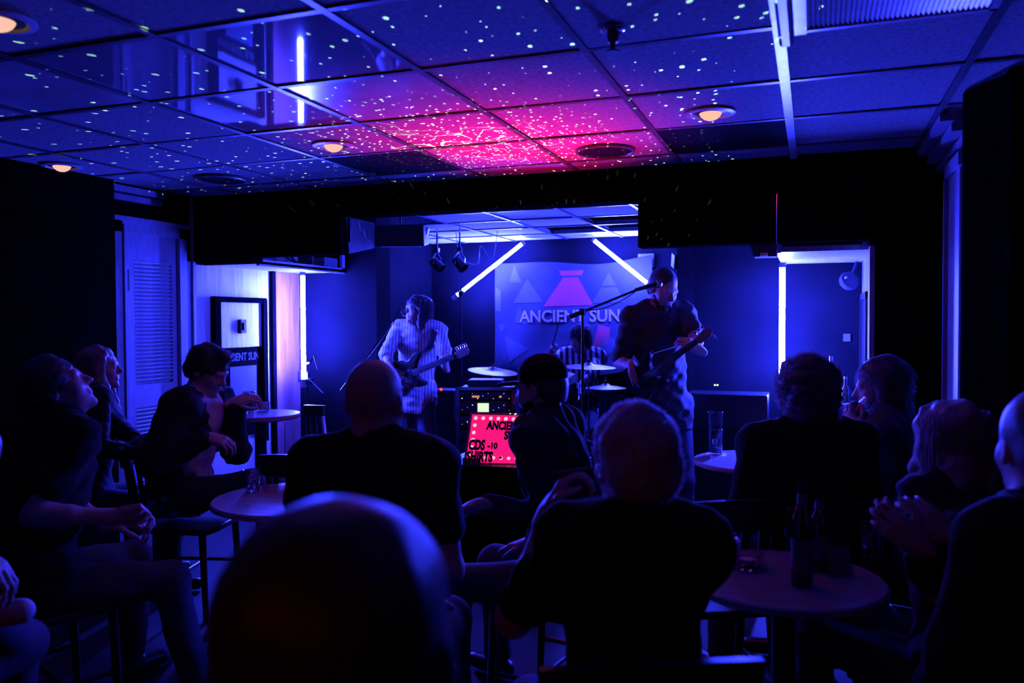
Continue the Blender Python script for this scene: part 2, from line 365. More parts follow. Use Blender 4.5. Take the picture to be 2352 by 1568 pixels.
# right wall trims: a door casing lit along its face
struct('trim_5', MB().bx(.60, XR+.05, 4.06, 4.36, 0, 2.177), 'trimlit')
struct('trim_6', MB().bx(.585, XR+.05, 4.40, 4.43, 0, 2.24).bx(.585, XR+.05, 4.0, 4.43, 2.18, 2.24), 'doorpaint')
struct('trim_7', MB().bx(.61, XR+.05, 3.93, 3.99, 0, 2.2), 'doorpaint')
for i in range(3):
    struct('trim_%d' % (8+i), MB().bx(XR+.02-.045*i-.04, XR+.04, 3.98, YH, ZC-.13+.045*i, ZC-.10+.045*i), 'doorpaint')
# left crown moulding over the door
for i in range(2):
    struct('trim_%d' % (11+i), MB().bx(XL-.03, XL+.0+.03*i, 4.02, 4.5, ZC-.10+.05*i, ZC-.06+.05*i), 'doorpaint')
# louvred door -----------------------------------------------------
d1 = struct('door_1', MB().bx(XL-.03, XL+.0, 4.17, 4.24, 0, 2.10).bx(XL-.03, XL, 4.58, 4.63, 0, 2.10).bx(XL-.03, XL, 4.24, 4.58, 1.92, 2.10)
            .bx(XL-.03, XL, 4.24, 4.58, .95, 1.10).bx(XL-.03, XL, 4.24, 4.58, 0, .25).bx(XL-.03, XL-.025, 4.24, 4.58, 0, 2.1), 'doorpaint')
MB().bx(XL-.03, XL+.03, 4.06, 4.12, 0, 2.17).bx(XL-.03, XL+.045, 4.12, 4.135, 0, 2.15).bx(XL-.03, XL+.015, 4.135, 4.17, 0, 2.12).bx(XL-.03, XL+.03, 4.63, 4.70, 0, 2.17).bx(XL-.03, XL+.03, 4.06, 4.70, 2.10, 2.17).bx(XL-.03, XL+.05, 4.04, 4.72, 2.17, 2.20).build('door_frame', 'doorpaint', d1)
MB().bx(XL, XL+.012, 4.135, 4.19, 1.72, 1.86).build('hinge', 'darkmetal', d1)
MB().bx(XL-.02, XL+.03, 4.76, 4.79, 0, 1.95).bx(XL-.02, XL+.015, 4.72, 4.75, 0, 1.95).build('door_frame', 'doorpaint', d1)
sm = None
zs = [1.125+i*.0262 for i in range(31)] + [.27+i*.0262 for i in range(26)]
for z in zs:
    if sm is None:
        o = MB().box((0, 0, 0), (.030, .34, .006), Euler((0, math.radians(-38), 0)).to_matrix()).build('slat', 'slat', d1); sm = o.data
    else:
        o = bpy.data.objects.new('slat', sm); COL.objects.link(o); o.parent = d1
    o.location = (XL-.010, 4.41, z); o.rotation_euler = (0, random.uniform(-.06, .06), 0)
# access panel and poster on the pale alcove wall ---------------------
pa, pb = atX(490, 670, XL), atX(600, 676, XL); pc = atX(490, 800, XL)
y0, y1, zt, zb = pa.y, pb.y, 1.695, 1.32
ap = thing('access_panel', 'pale wooden access panel in a dark frame on the alcove wall', 'panel', (XL, (y0+y1)/2, zb))
MB().bx(XL, XL+.02, y0+.03, y1-.03, zb, zt-.03).build('board', 'palewood', ap, world=True)
MB().bx(XL, XL+.045, y0-.03, y0+.03, .55, zt).bx(XL, XL+.045, y1-.03, y1+.02, .55, zt).bx(XL, XL+.04, y0-.03, y1+.02, zt-.03, zt+.012).build('frame', 'black', ap, world=True)
yl = atX(548, 750, XL).y
MB().bx(XL+.02, XL+.05, yl-.035, yl+.035, 1.425, 1.535).build('latch', 'darkmetal', ap, world=True, bevel=.006)
MB().bx(XL+.05, XL+.062, yl-.012, yl+.012, 1.45, 1.51).build('latch_slot', 'plastic', ap, world=True)
ps = thing('poster', 'dark concert poster with pale square below the access panel', 'poster', (XL, (y0+y1)/2, .6))
MB().bx(XL, XL+.012, y0+.035, y1-.035, .62, zb-.004).build('sheet', 'black', ps, world=True)
MB().bx(XL+.012, XL+.014, y0+.16, y1-.09, .92, 1.17).build('pale_square', 'shirt_blue', ps, world=True)
Rl = Matrix(((0, 0, 1), (1, 0, 0), (0, 1, 0))).to_4x4()
M['faint'] = mat('faint_print', (.010, .010, .014), .8)
text_mb('ANCIENT SUN', .085, .002, .002, squeeze=.82).xf(Matrix.Translation((XL+.013, y0+.06, 1.215)) @ Rl).build('lettering', 'faint', ps, world=True)
text_mb('SCAN', .06, .002).xf(Matrix.Translation((XL+.013, y0+.20, .835)) @ Rl).build('lettering', 'shirt_blue', ps, world=True)
# graffitied end board of the left beam ---------------------------------
gq = [atX(787, 497, -2.98), atX(795, 583, -2.98), atX(853, 570, -2.98), atX(853, 512, -2.98)]
gb = thing('end_board', 'scuffed plywood board with scrawled white graffiti on beam end', 'board', (-2.98, gq[1].y, gq[1].z))
gv = [(-2.98, p.y, p.z) for p in gq]
MB().add(gv + [(-2.955, y, z) for _, y, z in gv], [(0, 1, 2, 3), (7, 6, 5, 4), (0, 4, 5, 1), (1, 5, 6, 2), (2, 6, 7, 3), (3, 7, 4, 0)]).build('board', 'board_dark', gb, world=True)
cyy, czz = (gq[0].y+gq[3].y)/2, (gq[0].z+gq[2].z)/2
MB().tube([(-2.952, cyy-.04+.012*i+.02*math.sin(i*2.1), czz+.06-.009*i+.022*math.sin(i*3.3+1)) for i in range(16)], .003, 4).build('scrawl', 'paper', gb, world=True)
MB().bx(-2.955, -2.935, gq[0].y+.02, gq[0].y+.045, gq[0].z-.17, gq[0].z-.01).build('bracket', 'darkmetal', gb, world=True)

# ------------------------------------------------------------------ ceiling fittings
def downlight(px, py, label, lit=True):
    p = atZ(px, py, ZC)
    t = thing('downlight', label, 'lamp', (p.x, p.y, ZC), group='recessed ceiling lights')
    MB().lathe([(.105, 0), (.105, -.006), (.085, -.010), (.075, -.004), (.072, .0)], n=28).build('ring', 'bar_white', t, smooth=True)
    MB().lathe([(.080, .001), (.074, -.003), (.0, -.003)], n=24).build('baffle', 'plastic', t, smooth=True)
    MB().sph((0, 0, .008), (.05, .05, .042), 16, 10).build('bulb', 'bulb', t, smooth=True)
downlight(766, 334, 'dimmed downlight with a bright white ring under the glossy ceiling tiles')
downlight(1632, 259, 'dimmed recessed downlight to the left of the white ceiling bar')
downlight(142, 381, 'dimmed recessed downlight in the far left corner above the black wall')
downlight(-6, 46, 'recessed downlight cut off by the upper left picture edge')
def grille(px, py, r, label):
    p = atZ(px, py, ZC)
    t = thing('ceiling_speaker', label, 'speaker', (p.x, p.y, ZC), group='round ceiling speakers')
    MB().lathe([(r, .002), (r, -.008), (r*.93, -.012), (r*.9, -.004)], n=36).build('rim', 'bar', t, smooth=True)
    MB().lathe([(r*.9, .003), (r*.88, -.007), (0, -.009)], n=36).build('grille', 'ceil_dark', t, smooth=True)
grille(1390, 346, .155, 'round dark ceiling speaker within the magenta glow')
grille(507, 411, .155, 'round dark ceiling speaker near the dark left beam')
sp = atZ(1408, 66, ZC)
t = thing('sprinkler', 'dark sprinkler head with chrome ring under the ceiling', 'sprinkler', (sp.x, sp.y, ZC))
MB().lathe([(.04, .003), (.04, -.004), (.03, -.012), (.02, -.012)], n=20).build('ring', 'metal', t, smooth=True)
MB().lathe([(.02, -.01), (.016, -.04), (.008, -.045), (.008, -.065), (.022, -.068), (.022, -.072), (0, -.072)], n=14).build('head', 'plastic', t, smooth=True)
# ceiling vent with ribbed louvres
vx0, vx1, vy0, vy1 = GX+.05, GX+GS-.02, 1.62, 2.70
vt = thing('ceiling_vent', 'ribbed louvre vent panel let into the ceiling', 'vent', ((vx0+vx1)/2, (vy0+vy1)/2, ZC))
MB().bx(vx0-.02, vx1+.02, vy0-.2, vy1+.02, ZC+.012, ZC+.02).build('backing', 'black', vt, world=True)
MB().bx(vx0-.005, vx0+.03, vy0-.2, vy1, ZC-.016, ZC+.01).bx(vx1-.02, vx1, vy0-.2, vy1, ZC-.012, ZC+.01).bx(vx0, vx1, vy1-.02, vy1, ZC-.012, ZC+.01).bx(vx0, vx1, 2.36, 2.39, ZC-.012, ZC+.01).build('frame', 'bar_white', vt, world=True)
MB().bx(vx0-.05, vx0-.008, vy0-.2, vy1+.0, ZC-.05, ZC+.01).build('hinge_channel', 'plastic', vt, world=True, bevel=.01)
sm = None
for i in range(36):
    x = vx0+.038+i*.0135
    if x > vx1-.025: break
    if sm is None:
        o = MB().box((0, 0, 0), (.010, .95, .012), Euler((0, .5, 0)).to_matrix()).build('slat', 'slat', vt); sm = o.data
    else: o = bpy.data.objects.new('slat', sm); COL.objects.link(o); o.parent = vt
    o.location = (x-(vx0+vx1)/2, 2.20-(vy0+vy1)/2, -.002)

# ------------------------------------------------------------------ tube lights
def tube_light(a, b, label, stand=None, clamp=False):
    a, b = Vector(a), Vector(b); d = (b-a).normalized()
    base = Vector((a.x, a.y, 0)) if stand else a
    t = thing('tube_light', label, 'light', base, group='blue stage tubes')
    MB().cyl(a+d*.05, b-d*.03, .019, n=16).build('tube', 'tube', t, world=True, smooth=True)
    MB().cyl(a-d*.02, a+d*.05, .024, n=16).build('end_cap', 'bar_white', t, world=True, smooth=True)
    MB().cyl(b-d*.03, b+d*.0, .022, n=16).build('end_cap', 'bar_white', t, world=True, smooth=True)
    if stand:
        s = Vector(stand); top = s.copy()
        MB().cyl((s.x, s.y, .05), top, .011, .009, 10).build('pole', 'darkmetal', t, world=True, smooth=True)
        for k in range(3):
            an = k*2.094+.4
            MB().cyl((s.x, s.y, .32), (s.x+.20*math.cos(an), s.y+.20*math.sin(an), .012), .008, n=8).build('leg', 'darkmetal', t, world=True)
        MB().box(top, (.05, .05, .06)).cyl(top, top+Vector((0, 0, .05)), .014, n=10).build('clamp', 'metal', t, world=True)
    return t
a1, b1 = atY(1043, 683, 8.45), atY(1204, 556, 8.45)
a2, b2 = atY(1495, 657, 8.45), atY(1361, 549, 8.45)
tube_light(a1, b1, 'slanted blue light tube left of the banner on a thin stand', stand=a1+(b1-a1)*.12+Vector((0, -.03, -.03)))
tube_light(a2, b2, 'slanted blue light tube above the bassist, right of the banner')
p3 = atY(695, 622, 5.80)
t3 = tube_light((p3.x, 5.80, .99), (p3.x, 5.80, 1.925), 'upright blue light tube clamped to a stand in left alcove', stand=(p3.x+.0, 5.84, 1.06))
MB().tube([(p3.x-.05, 5.82, 1.17), (p3.x+.06, 5.80, 1.17), (p3.x+.10, 5.80, 1.24), (p3.x+.14, 5.80, 1.12)], .009).build('clamp_arm', 'metal', t3, world=True)
MB().box((p3.x-.03, 5.83, 1.06), (.07, .05, .10)).box((p3.x+.04, 5.82, 1.02), (.05, .05, .05)).build('clamp_block', 'plastic', t3, world=True, bevel=.008)
MB().tube([(p3.x+.04, 5.8, 1.05), (p3.x+.20, 5.78, .93)], .004).build('clamp_rod', 'metal', t3, world=True)
p4 = atY(1797, 605, 5.72)
tube_light((p4.x, 5.72, .95), (p4.x, 5.72, 1.89), 'upright blue light tube in the right alcove behind curly hair', stand=(p4.x, 5.76, 1.0))
# ================================================================== bodies from distance fields
def V3(p): return np.array((p[0], p[1], p[2]), dtype=np.float32)
def nrm(v): v = np.asarray(v, float); return v/max(1e-9, np.linalg.norm(v))
def cap(a, b, ra, rb=None, k=.02, op='u'): return ('c', V3(a), V3(b), ra, ra if rb is None else rb, k, op)
def ell(c, r, R=None, k=.02, op='u'): return ('e', V3(c), np.array(r, np.float32), np.eye(3) if R is None else np.asarray(R), k, op)
def rbox(c, h, rad, R=None, k=.01, op='u'): return ('b', V3(c), np.array(h, np.float32), rad, np.eye(3) if R is None else np.asarray(R), k, op)
def plane(p, n): return ('p', V3(p), nrm(n))

def sdf_mesh(prims, h, wr=0.0, wfreq=40.0, seed=0, cuts=()):
    lo = np.full(3, 1e9); hi = -lo
    boxes = []
    for q in prims:
        if q[0] == 'c': r = max(q[3], q[4]); a = np.minimum(q[1], q[2])-r; b = np.maximum(q[1], q[2])+r; k = q[5]
        elif q[0] == 'e': r = np.abs(q[3])@q[2]; a = q[1]-r; b = q[1]+r; k = q[4]
        else: r = np.abs(q[4])@q[2]+q[3]; a = q[1]-r; b = q[1]+r; k = q[5]
        boxes.append((a, b, k))
        if q[-1] == 'u': lo = np.minimum(lo, a); hi = np.maximum(hi, b)
    lo = lo-4*h-wr; hi = hi+4*h+wr
    n = np.ceil((hi-lo)/h).astype(int)+1
    ax = [(lo[i]+h*np.arange(n[i])).astype(np.float32) for i in range(3)]
    V = np.full(n, 1.0, np.float32)
    for q, (a, b, k) in zip(prims, boxes):
        mg = k+3*h+wr*2
        i0 = np.clip(np.floor((a-mg-lo)/h).astype(int), 0, n-1); i1 = np.clip(np.ceil((b+mg-lo)/h).astype(int)+1, 1, n)
        sl = tuple(slice(i0[i], i1[i]) for i in range(3))
        if V[sl].size == 0: continue
        X, Y, Z = ax[0][sl[0]][:, None, None], ax[1][sl[1]][None, :, None], ax[2][sl[2]][None, None, :]
        if q[0] == 'c':
            A = q[1]; ba = q[2]-A; L = float(ba@ba)+1e-12
            px, py, pz = X-A[0], Y-A[1], Z-A[2]
            t = np.clip((px*ba[0]+py*ba[1]+pz*ba[2])/L, 0, 1)
            d = np.sqrt((px-t*ba[0])**2+(py-t*ba[1])**2+(pz-t*ba[2])**2)-(q[3]+(q[4]-q[3])*t)
        else:
            c = q[1]; R = (q[3] if q[0] == 'e' else q[4]).astype(np.float32); px, py, pz = X-c[0], Y-c[1], Z-c[2]
            u = [px*R[0, i]+py*R[1, i]+pz*R[2, i] for i in range(3)]
            if q[0] == 'e':
                r = q[2]; k0 = np.sqrt(sum((u[i]/r[i])**2 for i in range(3))); k1 = np.sqrt(sum((u[i]/r[i]**2)**2 for i in range(3)))
                d = k0*(k0-1)/np.maximum(k1, 1e-6)
            else:
                g = [np.abs(u[i])-q[2][i] for i in range(3)]
                d = np.sqrt(sum(np.maximum(e, 0)**2 for e in g))+np.minimum(np.maximum(g[0], np.maximum(g[1], g[2])), 0)-q[3]
        B = V[sl]; k = max(k, 1e-4)
        if q[-1] == 'u': hh = np.clip(.5+.5*(B-d)/k, 0, 1); V[sl] = B*(1-hh)+d*hh-k*hh*(1-hh)
        else: hh = np.clip(.5-.5*(B+d)/k, 0, 1); V[sl] = B*(1-hh)-d*hh+k*hh*(1-hh)
    X, Y, Z = ax[0][:, None, None], ax[1][None, :, None], ax[2][None, None, :]
    if wr:
        rg = np.random.default_rng(seed+5)
        for i in range(5):
            d = nrm(rg.normal(size=3)); f = wfreq*(1+.5*i); ph = rg.uniform(0, 6.28, 2); e = nrm(rg.normal(size=3))*wfreq*.45
            V += (wr/(1+.4*i))*np.sin(f*(X*d[0]+Y*d[1]+Z*d[2])+ph[0]+1.2*np.sin(e[0]*X+e[1]*Y+e[2]*Z+ph[1])).astype(np.float32)
    for c in cuts: V = np.maximum(V, ((X-c[1][0])*c[2][0]+(Y-c[1][1])*c[2][1]+(Z-c[1][2])*c[2][2]).astype(np.float32))
    for sidx in (0, -1): V[sidx] = np.maximum(V[sidx], .01); V[:, sidx] = np.maximum(V[:, sidx], .01); V[:, :, sidx] = np.maximum(V[:, :, sidx], .01)
    ins = V < 0
    c8 = np.zeros(np.array(V.shape)-1, np.uint8)
    offs = [(i, j, k) for i in (0, 1) for j in (0, 1) for k in (0, 1)]
    for (i, j, k) in offs: c8 += ins[i:i+c8.shape[0], j:j+c8.shape[1], k:k+c8.shape[2]]
    act = (c8 > 0) & (c8 < 8); idx = np.argwhere(act); N = len(idx)
    cv = np.stack([V[idx[:, 0]+i, idx[:, 1]+j, idx[:, 2]+k] for (i, j, k) in offs], 1)
    acc = np.zeros((N, 3)); cnt = np.zeros(N)
    for a in range(8):
        for b in range(a+1, 8):
            oa, ob = np.array(offs[a]), np.array(offs[b])
            if np.abs(oa-ob).sum() != 1: continue
            va, vb = cv[:, a], cv[:, b]; m = (va < 0) != (vb < 0)
            t = np.where(m, va/np.where(m, va-vb, 1), 0)
            acc += np.where(m[:, None], oa+(ob-oa)*t[:, None], 0); cnt += m
    vert = lo+h*(idx+acc/cnt[:, None])
    num = np.full(act.shape, -1, np.int64); num[act] = np.arange(N)
    quads = []
    for axis in range(3):
        o1, o2 = (axis+1) % 3, (axis+2) % 3
        s0 = [slice(None)]*3; s1 = [slice(None)]*3; s0[axis] = slice(0, -1); s1[axis] = slice(1, None)
        A, B = ins[tuple(s0)], ins[tuple(s1)]
        ed = np.argwhere(A != B)
        ed = ed[(ed[:, o1] > 0) & (ed[:, o2] > 0) & (ed[:, o1] < act.shape[o1]) & (ed[:, o2] < act.shape[o2])]
        fl = A[ed[:, 0], ed[:, 1], ed[:, 2]]
        qs = []
        for (da, db) in ((-1, -1), (0, -1), (0, 0), (-1, 0)):
            e = ed.copy(); e[:, o1] += da; e[:, o2] += db; qs.append(num[e[:, 0], e[:, 1], e[:, 2]])
        qd = np.stack(qs, 1); qd[~fl] = qd[~fl][:, ::-1]; quads.append(qd)
    return vert, np.concatenate(quads)

def np_mesh(name, vert, quads, m, parent, tris=None):
    iv = np.array(basis(parent).inverted())
    v = vert@iv[:3, :3].T+iv[:3, 3]
    me = bpy.data.meshes.new(name)
    nq = len(quads); me.vertices.add(len(v)); me.vertices.foreach_set('co', v.astype(np.float32).ravel())
    me.loops.add(nq*4); me.loops.foreach_set('vertex_index', quads.astype(np.int32).ravel())
    me.polygons.add(nq); me.polygons.foreach_set('loop_start', np.arange(nq, dtype=np.int32)*4)
    me.polygons.foreach_set('use_smooth', np.ones(nq, bool)); me.update(calc_edges=True); me.validate()
    return link(name, me, m, parent)

def ik(a, t, l1, l2, pole):
    a, t = np.asarray(a, float), np.asarray(t, float); d = t-a; L = np.linalg.norm(d); u = d/max(L, 1e-6)
    Lc = min(max(L, abs(l1-l2)+.01), l1+l2-.004)
    x = (l1*l1-l2*l2+Lc*Lc)/(2*Lc); hgt = math.sqrt(max(0, l1*l1-x*x))
    p = np.asarray(pole, float); p = nrm(p-u*(p@u))
    return a+u*x+p*hgt, a+u*Lc

def hand_prims(wrist, fdir, pal, side, curl=(.5, .5, .5, .5), thumb=.5, s=1.0, spread=.0):
    """fdir: where the fingers point, pal: where the palm looks, side: +1 right hand, -1 left hand"""
    y = nrm(fdir); z = -nrm(np.asarray(pal, float)-y*(np.asarray(pal, float)@y)); x = np.cross(y, z)
    # right hand, palm down, fingers forward: the thumb lies on the left
    th = -side
    W = lambda p: np.asarray(wrist)+s*(x*p[0]+y*p[1]+z*p[2])
    R = np.stack([x, y, z], 1)
    out = [rbox(W((0, .048, 0)), (.027*s, .032*s, .004*s), .0105*s, R, .012), cap(W((0, -.03, 0)), W((0, .03, 0)), .024*s, .024*s, .02)]
    base = [(.030, .086), (.010, .092), (-.011, .090), (-.030, .080)]; ln = [(.040, .024, .019), (.045, .028, .020), (.041, .026, .019), (.032, .020, .017)]
    for f in range(4):
        p = np.array((th*base[f][0], base[f][1], .0)); a = 0; sp = th*(1.5-f)*spread
        rr = (.0088, .0082, .0074, .0066)
        if f == 3: rr = tuple(q*.87 for q in rr)
        for sgm in range(3):
            a += curl[f]*(1.25, 1.5, .9)[sgm]
            d = np.array((sp, math.cos(a), -math.sin(a))); d /= np.linalg.norm(d); q = p+d*ln[f][sgm]
            out.append(cap(W(p), W(q), rr[sgm]*s, rr[sgm+1]*s, .003)); p = q
    p = np.array((th*.024, .022, -.004)); dirs = [np.array((th*.75, .62, -.25)), np.array((th*(.45-.5*thumb), .85, -.35-.3*thumb)), np.array((th*(.2-.8*thumb), .85, -.35-.4*thumb))]
    for sgm, (L, r0, r1) in enumerate(((.042, .0125, .0105), (.032, .010, .009), (.026, .009, .0072))):
        q = p+nrm(dirs[sgm])*L; out.append(cap(W(p), W(q), r0*s, r1*s, .006)); p = q
    return out

def head_prims(c, R, s=1.0, jaw=1.0, ears=True):
    W = lambda x, y, z: np.asarray(c)+s*(R@np.array((x, y, z)))
    E = lambda p, r, k=.02, op='u': ell(W(*p), [q*s for q in r], R, k*s, op)
    Cc = lambda a, b, ra, rb, k=.01, op='u': cap(W(*a), W(*b), ra*s, rb*s, k*s, op)
    L = [E((0, -.014, .034), (.076, .096, .088)), E((0, .022, -.028), (.061*jaw, .072, .086), .03), E((0, .040, -.082), (.043*jaw, .042, .030), .03),
         Cc((-.036, .080, .022), (.036, .080, .022), .011, .011, .02), Cc((0, .088, .014), (0, .110, -.024), .0065, .0115, .012),
         Cc((-.010, .096, -.027), (.010, .096, -.027), .0085, .0085, .008),
         E((-.040, .056, -.026), (.024, .026, .028), .02), E((.040, .056, -.026), (.024, .026, .028), .02),
         E((-.031, .100, .003), (.016, .012, .011), .010, 's'), E((.031, .100, .003), (.016, .012, .011), .010, 's'),
         E((-.031, .078, .003), (.0125, .0125, .0125), .003), E((.031, .078, .003), (.0125, .0125, .0125), .003),
         Cc((-.018, .088, -.053), (.018, .088, -.053), .0065, .0065, .006), Cc((-.015, .088, -.064), (.015, .088, -.064), .0075, .0075, .006),
         Cc((-.016, .099, -.0585), (.016, .099, -.0585), .0022, .0022, .004, 's'), E((0, .076, -.100), (.022, .019, .017), .015)]
    if ears:
        for q in (-1, 1):
            L += [E((q*.076, -.010, -.006), (.010, .019, .031), .006), E((q*.083, -.006, -.002), (.006, .010, .017), .004, 's')]
    return L

def ribbons(name, pts, width, m, parent):
    """pts: (strands, points, 3); each strand a thin tapering strip"""
    P = np.asarray(pts, float); n, k, _ = P.shape
    D = np.gradient(P, axis=1); D /= np.linalg.norm(D, axis=2, keepdims=True)+1e-9
    rnd = RNG.normal(size=(n, 1, 3)); sd = np.cross(D, np.repeat(rnd, k, 1)); sd /= np.linalg.norm(sd, axis=2, keepdims=True)+1e-9
    wv = width*(1-.7*np.arange(k)/(k-1))[None, :, None]/2
    V = np.stack([P-sd*wv, P+sd*wv], 2).reshape(-1, 3)
    i = (np.arange(n)[:, None]*k+np.arange(k-1)[None, :]).reshape(-1)*2
    return np_mesh(name, V, np.stack([i, i+1, i+3, i+2], 1), m, parent)

def frizz(vert, quads, n, length, curl, seed, zmin=None, down=0.0):
    rg = np.random.default_rng(seed); q = quads[rg.integers(0, len(quads), n)]; a = vert[q[:, 0]]
    N = np.cross(vert[q[:, 1]]-a, vert[q[:, 2]]-a); N /= np.linalg.norm(N, axis=1, keepdims=True)+1e-9
    t = np.cross(N, rg.normal(size=(n, 3))); t /= np.linalg.norm(t, axis=1, keepdims=True)+1e-9; b = np.cross(N, t)
    L = (length*rg.uniform(.4, 1.2, n))[:, None, None]; ph = rg.uniform(0, 6.28, n)[:, None, None]; u = (np.arange(6)/5)[None, :, None]
    p = (a-N*.004)[:, None, :]
    return p+N[:, None]*L*u*(1-.3*u)+curl*(t[:, None]*np.cos(ph+5*u)+b[:, None]*np.sin(ph+5*u))*u-np.array((0, 0, 1.))*down*L*u*u

HAIRSEED = [0]
def person(label, Hc, pel, fwd, look, roll=0.0, s=1.0, hands=None, feet=None, knees=None, poles=None, wid=1.0, group=None,
           shirt='tee_black', sleeve=.55, sr=.014, trousers='denim', shoes='shoe', hair='short', hairm='hair_dark', skin='skin', jaw=1.0,
           h=.008, wrk=.003, hem=-.10, collar=True, female=False, beard=False, jacket=None, hands_on=True, base=None, twist=0.0, shoulder=1.0, lower=True, hlen=.17, hvol=1.0):
    Hc = np.asarray(Hc, float); pel = np.asarray(pel, float); F = nrm((fwd[0], fwd[1], 0)); Rv = np.array((F[1], -F[0], 0)); up = np.array((0, 0, 1.))
    hf = nrm(look); hr = nrm(np.cross(hf, up)); hu = np.cross(hr, hf)
    hr, hu = hr*math.cos(roll)+hu*math.sin(roll), hu*math.cos(roll)-hr*math.sin(roll)
    HR = np.stack([hr, hf, hu], 1)
    N = Hc-s*.118*nrm(hu*.5+up*.7)-s*.022*nrm((hf[0], hf[1], 0))
    sd = N-pel; L = np.linalg.norm(sd); sd = sd/L
    X = nrm(Rv-sd*(Rv@sd)); Y = np.cross(sd, X); R3 = np.stack([X, Y, sd], 1)
    ct, stt = math.cos(twist), math.sin(twist); Xs = X*ct+Y*stt
    sw = .178*s*wid*shoulder
    sh = {-1: N-sd*.055*s-Xs*sw, 1: N-sd*.055*s+Xs*sw}
    hip = {-1: pel-X*.088*s-up*.03*s, 1: pel+X*.088*s-up*.03*s}
    base = Vector((pel[0], pel[1], 0)) if base is None else Vector(base)
    root = thing('person', label, 'person', base, group=group)
    # limbs
    l1, l2, t1, t2 = .285*s, .265*s, .43*s, .42*s
    ank = {}; kne = {}
    for sdx in (-1, 1):
        ft = (feet or {}).get(sdx)
        if ft is None: ft = hip[sdx]+F*.42*s+X*sdx*.08; ft[2] = .085
        pol = (knees or {}).get(sdx, F*1.0+up*.6+X*sdx*.1)
        kne[sdx], ank[sdx] = ik(hip[sdx], ft, t1, t2, pol)
    wr = {}; elb = {}; hp = {}
    for sdx in (-1, 1):
        hd = (hands or {}).get(sdx)
        if hd is None:
            k = kne[sdx]*.72+hip[sdx]*.28+up*.085*s; fd = nrm(kne[sdx]-hip[sdx]); hd = dict(pos=k, fdir=fd-up*.1, palm=(0, 0, -1), curl=(.25,)*4)
        fd = nrm(hd['fdir']); tgt = np.asarray(hd['pos'], float)-fd*.065*s
        pol = (poles or {}).get(sdx, -up*.8-F*.35+Xs*sdx*.35)
        elb[sdx], wr[sdx] = ik(sh[sdx], tgt, l1, l2, pol); hp[sdx] = (hd, fd)
    sc = s
    torso = lambda g, wd=1.0: [ell(pel+sd*.03*L, [(.158*wid*wd*sc+g), .118*sc+g, .125*sc+g], R3, .05), ell(pel+sd*.36*L, [.138*wid*wd*sc+g, .108*sc+g, .16*sc+g], R3, .06),
            ell(pel+sd*.70*L, [.160*wid*sc+g, .118*sc+g, .165*sc+g], R3, .06), cap(sh[-1]+X*.02, sh[1]-X*.02, .060*sc+g, None, .05),
            cap(N+sd*.015*sc, sh[-1]+sd*.012, .048*sc+g*.6, .045*sc+g, .04), cap(N+sd*.015*sc, sh[1]+sd*.012, .048*sc+g*.6, .045*sc+g, .04)]
    body = torso(-.004) + [cap(N-sd*.05*sc, Hc-HR@np.array((0, .02, .05))*sc, .056*sc, .053*sc, .03)]
    if female: bust = [ell(pel+sd*.68*L+Y*.085*sc+X*q*.07*sc, [.06*sc]*3, R3, .04) for q in (-1, 1)]
    else: bust = []
    for q in (-1, 1):
        body += [cap(sh[q], elb[q], .047*sc, .037*sc, .03), cap(elb[q], wr[q], .037*sc, .025*sc, .02)]
        body += [cap(elb[q]+(wr[q]-elb[q])*.05, elb[q]+(wr[q]-elb[q])*.4, .039*sc, .037*sc, .02)]
        body += hand_prims(wr[q], hp[q][1], hp[q][0]['palm'], q, hp[q][0].get('curl', (.4,)*4), hp[q][0].get('thumb', .4), sc, hp[q][0].get('spread', .05))
        if lower:
            td = nrm(kne[q]-hip[q]); toe = nrm(F*1.0+X*q*.2)
            if (feet or {}).get(('toe', q)) is not None: toe = nrm(feet[('toe', q)])
            body += [cap(hip[q], kne[q], .082*sc, .055*sc, .03), cap(kne[q], ank[q], .052*sc, .034*sc, .02), cap(ank[q]-up*.03*sc, ank[q]-up*.045*sc+toe*.12*sc, .032*sc, .026*sc, .02)]
    body += head_prims(Hc, HR, sc, jaw)
    v, f = sdf_mesh(body, h); np_mesh('body', v, f, skin, root)
    # clothes
    g = sr; top = torso(g)+bust
    for q in (-1, 1):
        if sleeve <= 1.0: e = sh[q]+(elb[q]-sh[q])*sleeve; top.append(cap(sh[q], e, .049*sc+g*.8, .045*sc+g*1.0, .03))
        else: e = elb[q]+(wr[q]-elb[q])*(sleeve-1); top += [cap(sh[q], elb[q], .049*sc+g*.8, .040*sc+g*.8, .03), cap(elb[q], e, .039*sc+g*.8, .034*sc+g*.8 if sleeve < 1.7 else .028*sc+g*.6, .025)]
    if hem < -.04: top += [ell(pel+sd*(hem*.5), [.165*wid*sc+g, .125*sc+g, .14*sc+g+abs(hem)*.4], R3, .06)]
    neckcut = cap(N+sd*.03*sc+Y*.03, N+sd*.12*sc+Y*.055, .066*sc, .07*sc, .012, 's')
    cut = [plane(pel+sd*hem, -sd)]
    top.append(neckcut)
    if collar:
        for q in (-1, 1): top += [cap(N+sd*.030*sc+Xs*q*.052*sc-Y*.02, N-sd*.022*sc+Xs*q*.05*sc+Y*.075*sc, .017*sc, .012*sc, .012), cap(N+sd*.048*sc-Y*.048*sc, N+sd*.030*sc+Xs*q*.054*sc-Y*.015, .015*sc, .016*sc, .012)]
    HAIRSEED[0] += 1
    hcl = max(h, .008) if wrk else h
    v, f = sdf_mesh(top, hcl, wr=wrk, seed=HAIRSEED[0], cuts=cut); np_mesh('shirt' if not jacket else 'jacket', v, f, shirt, root)
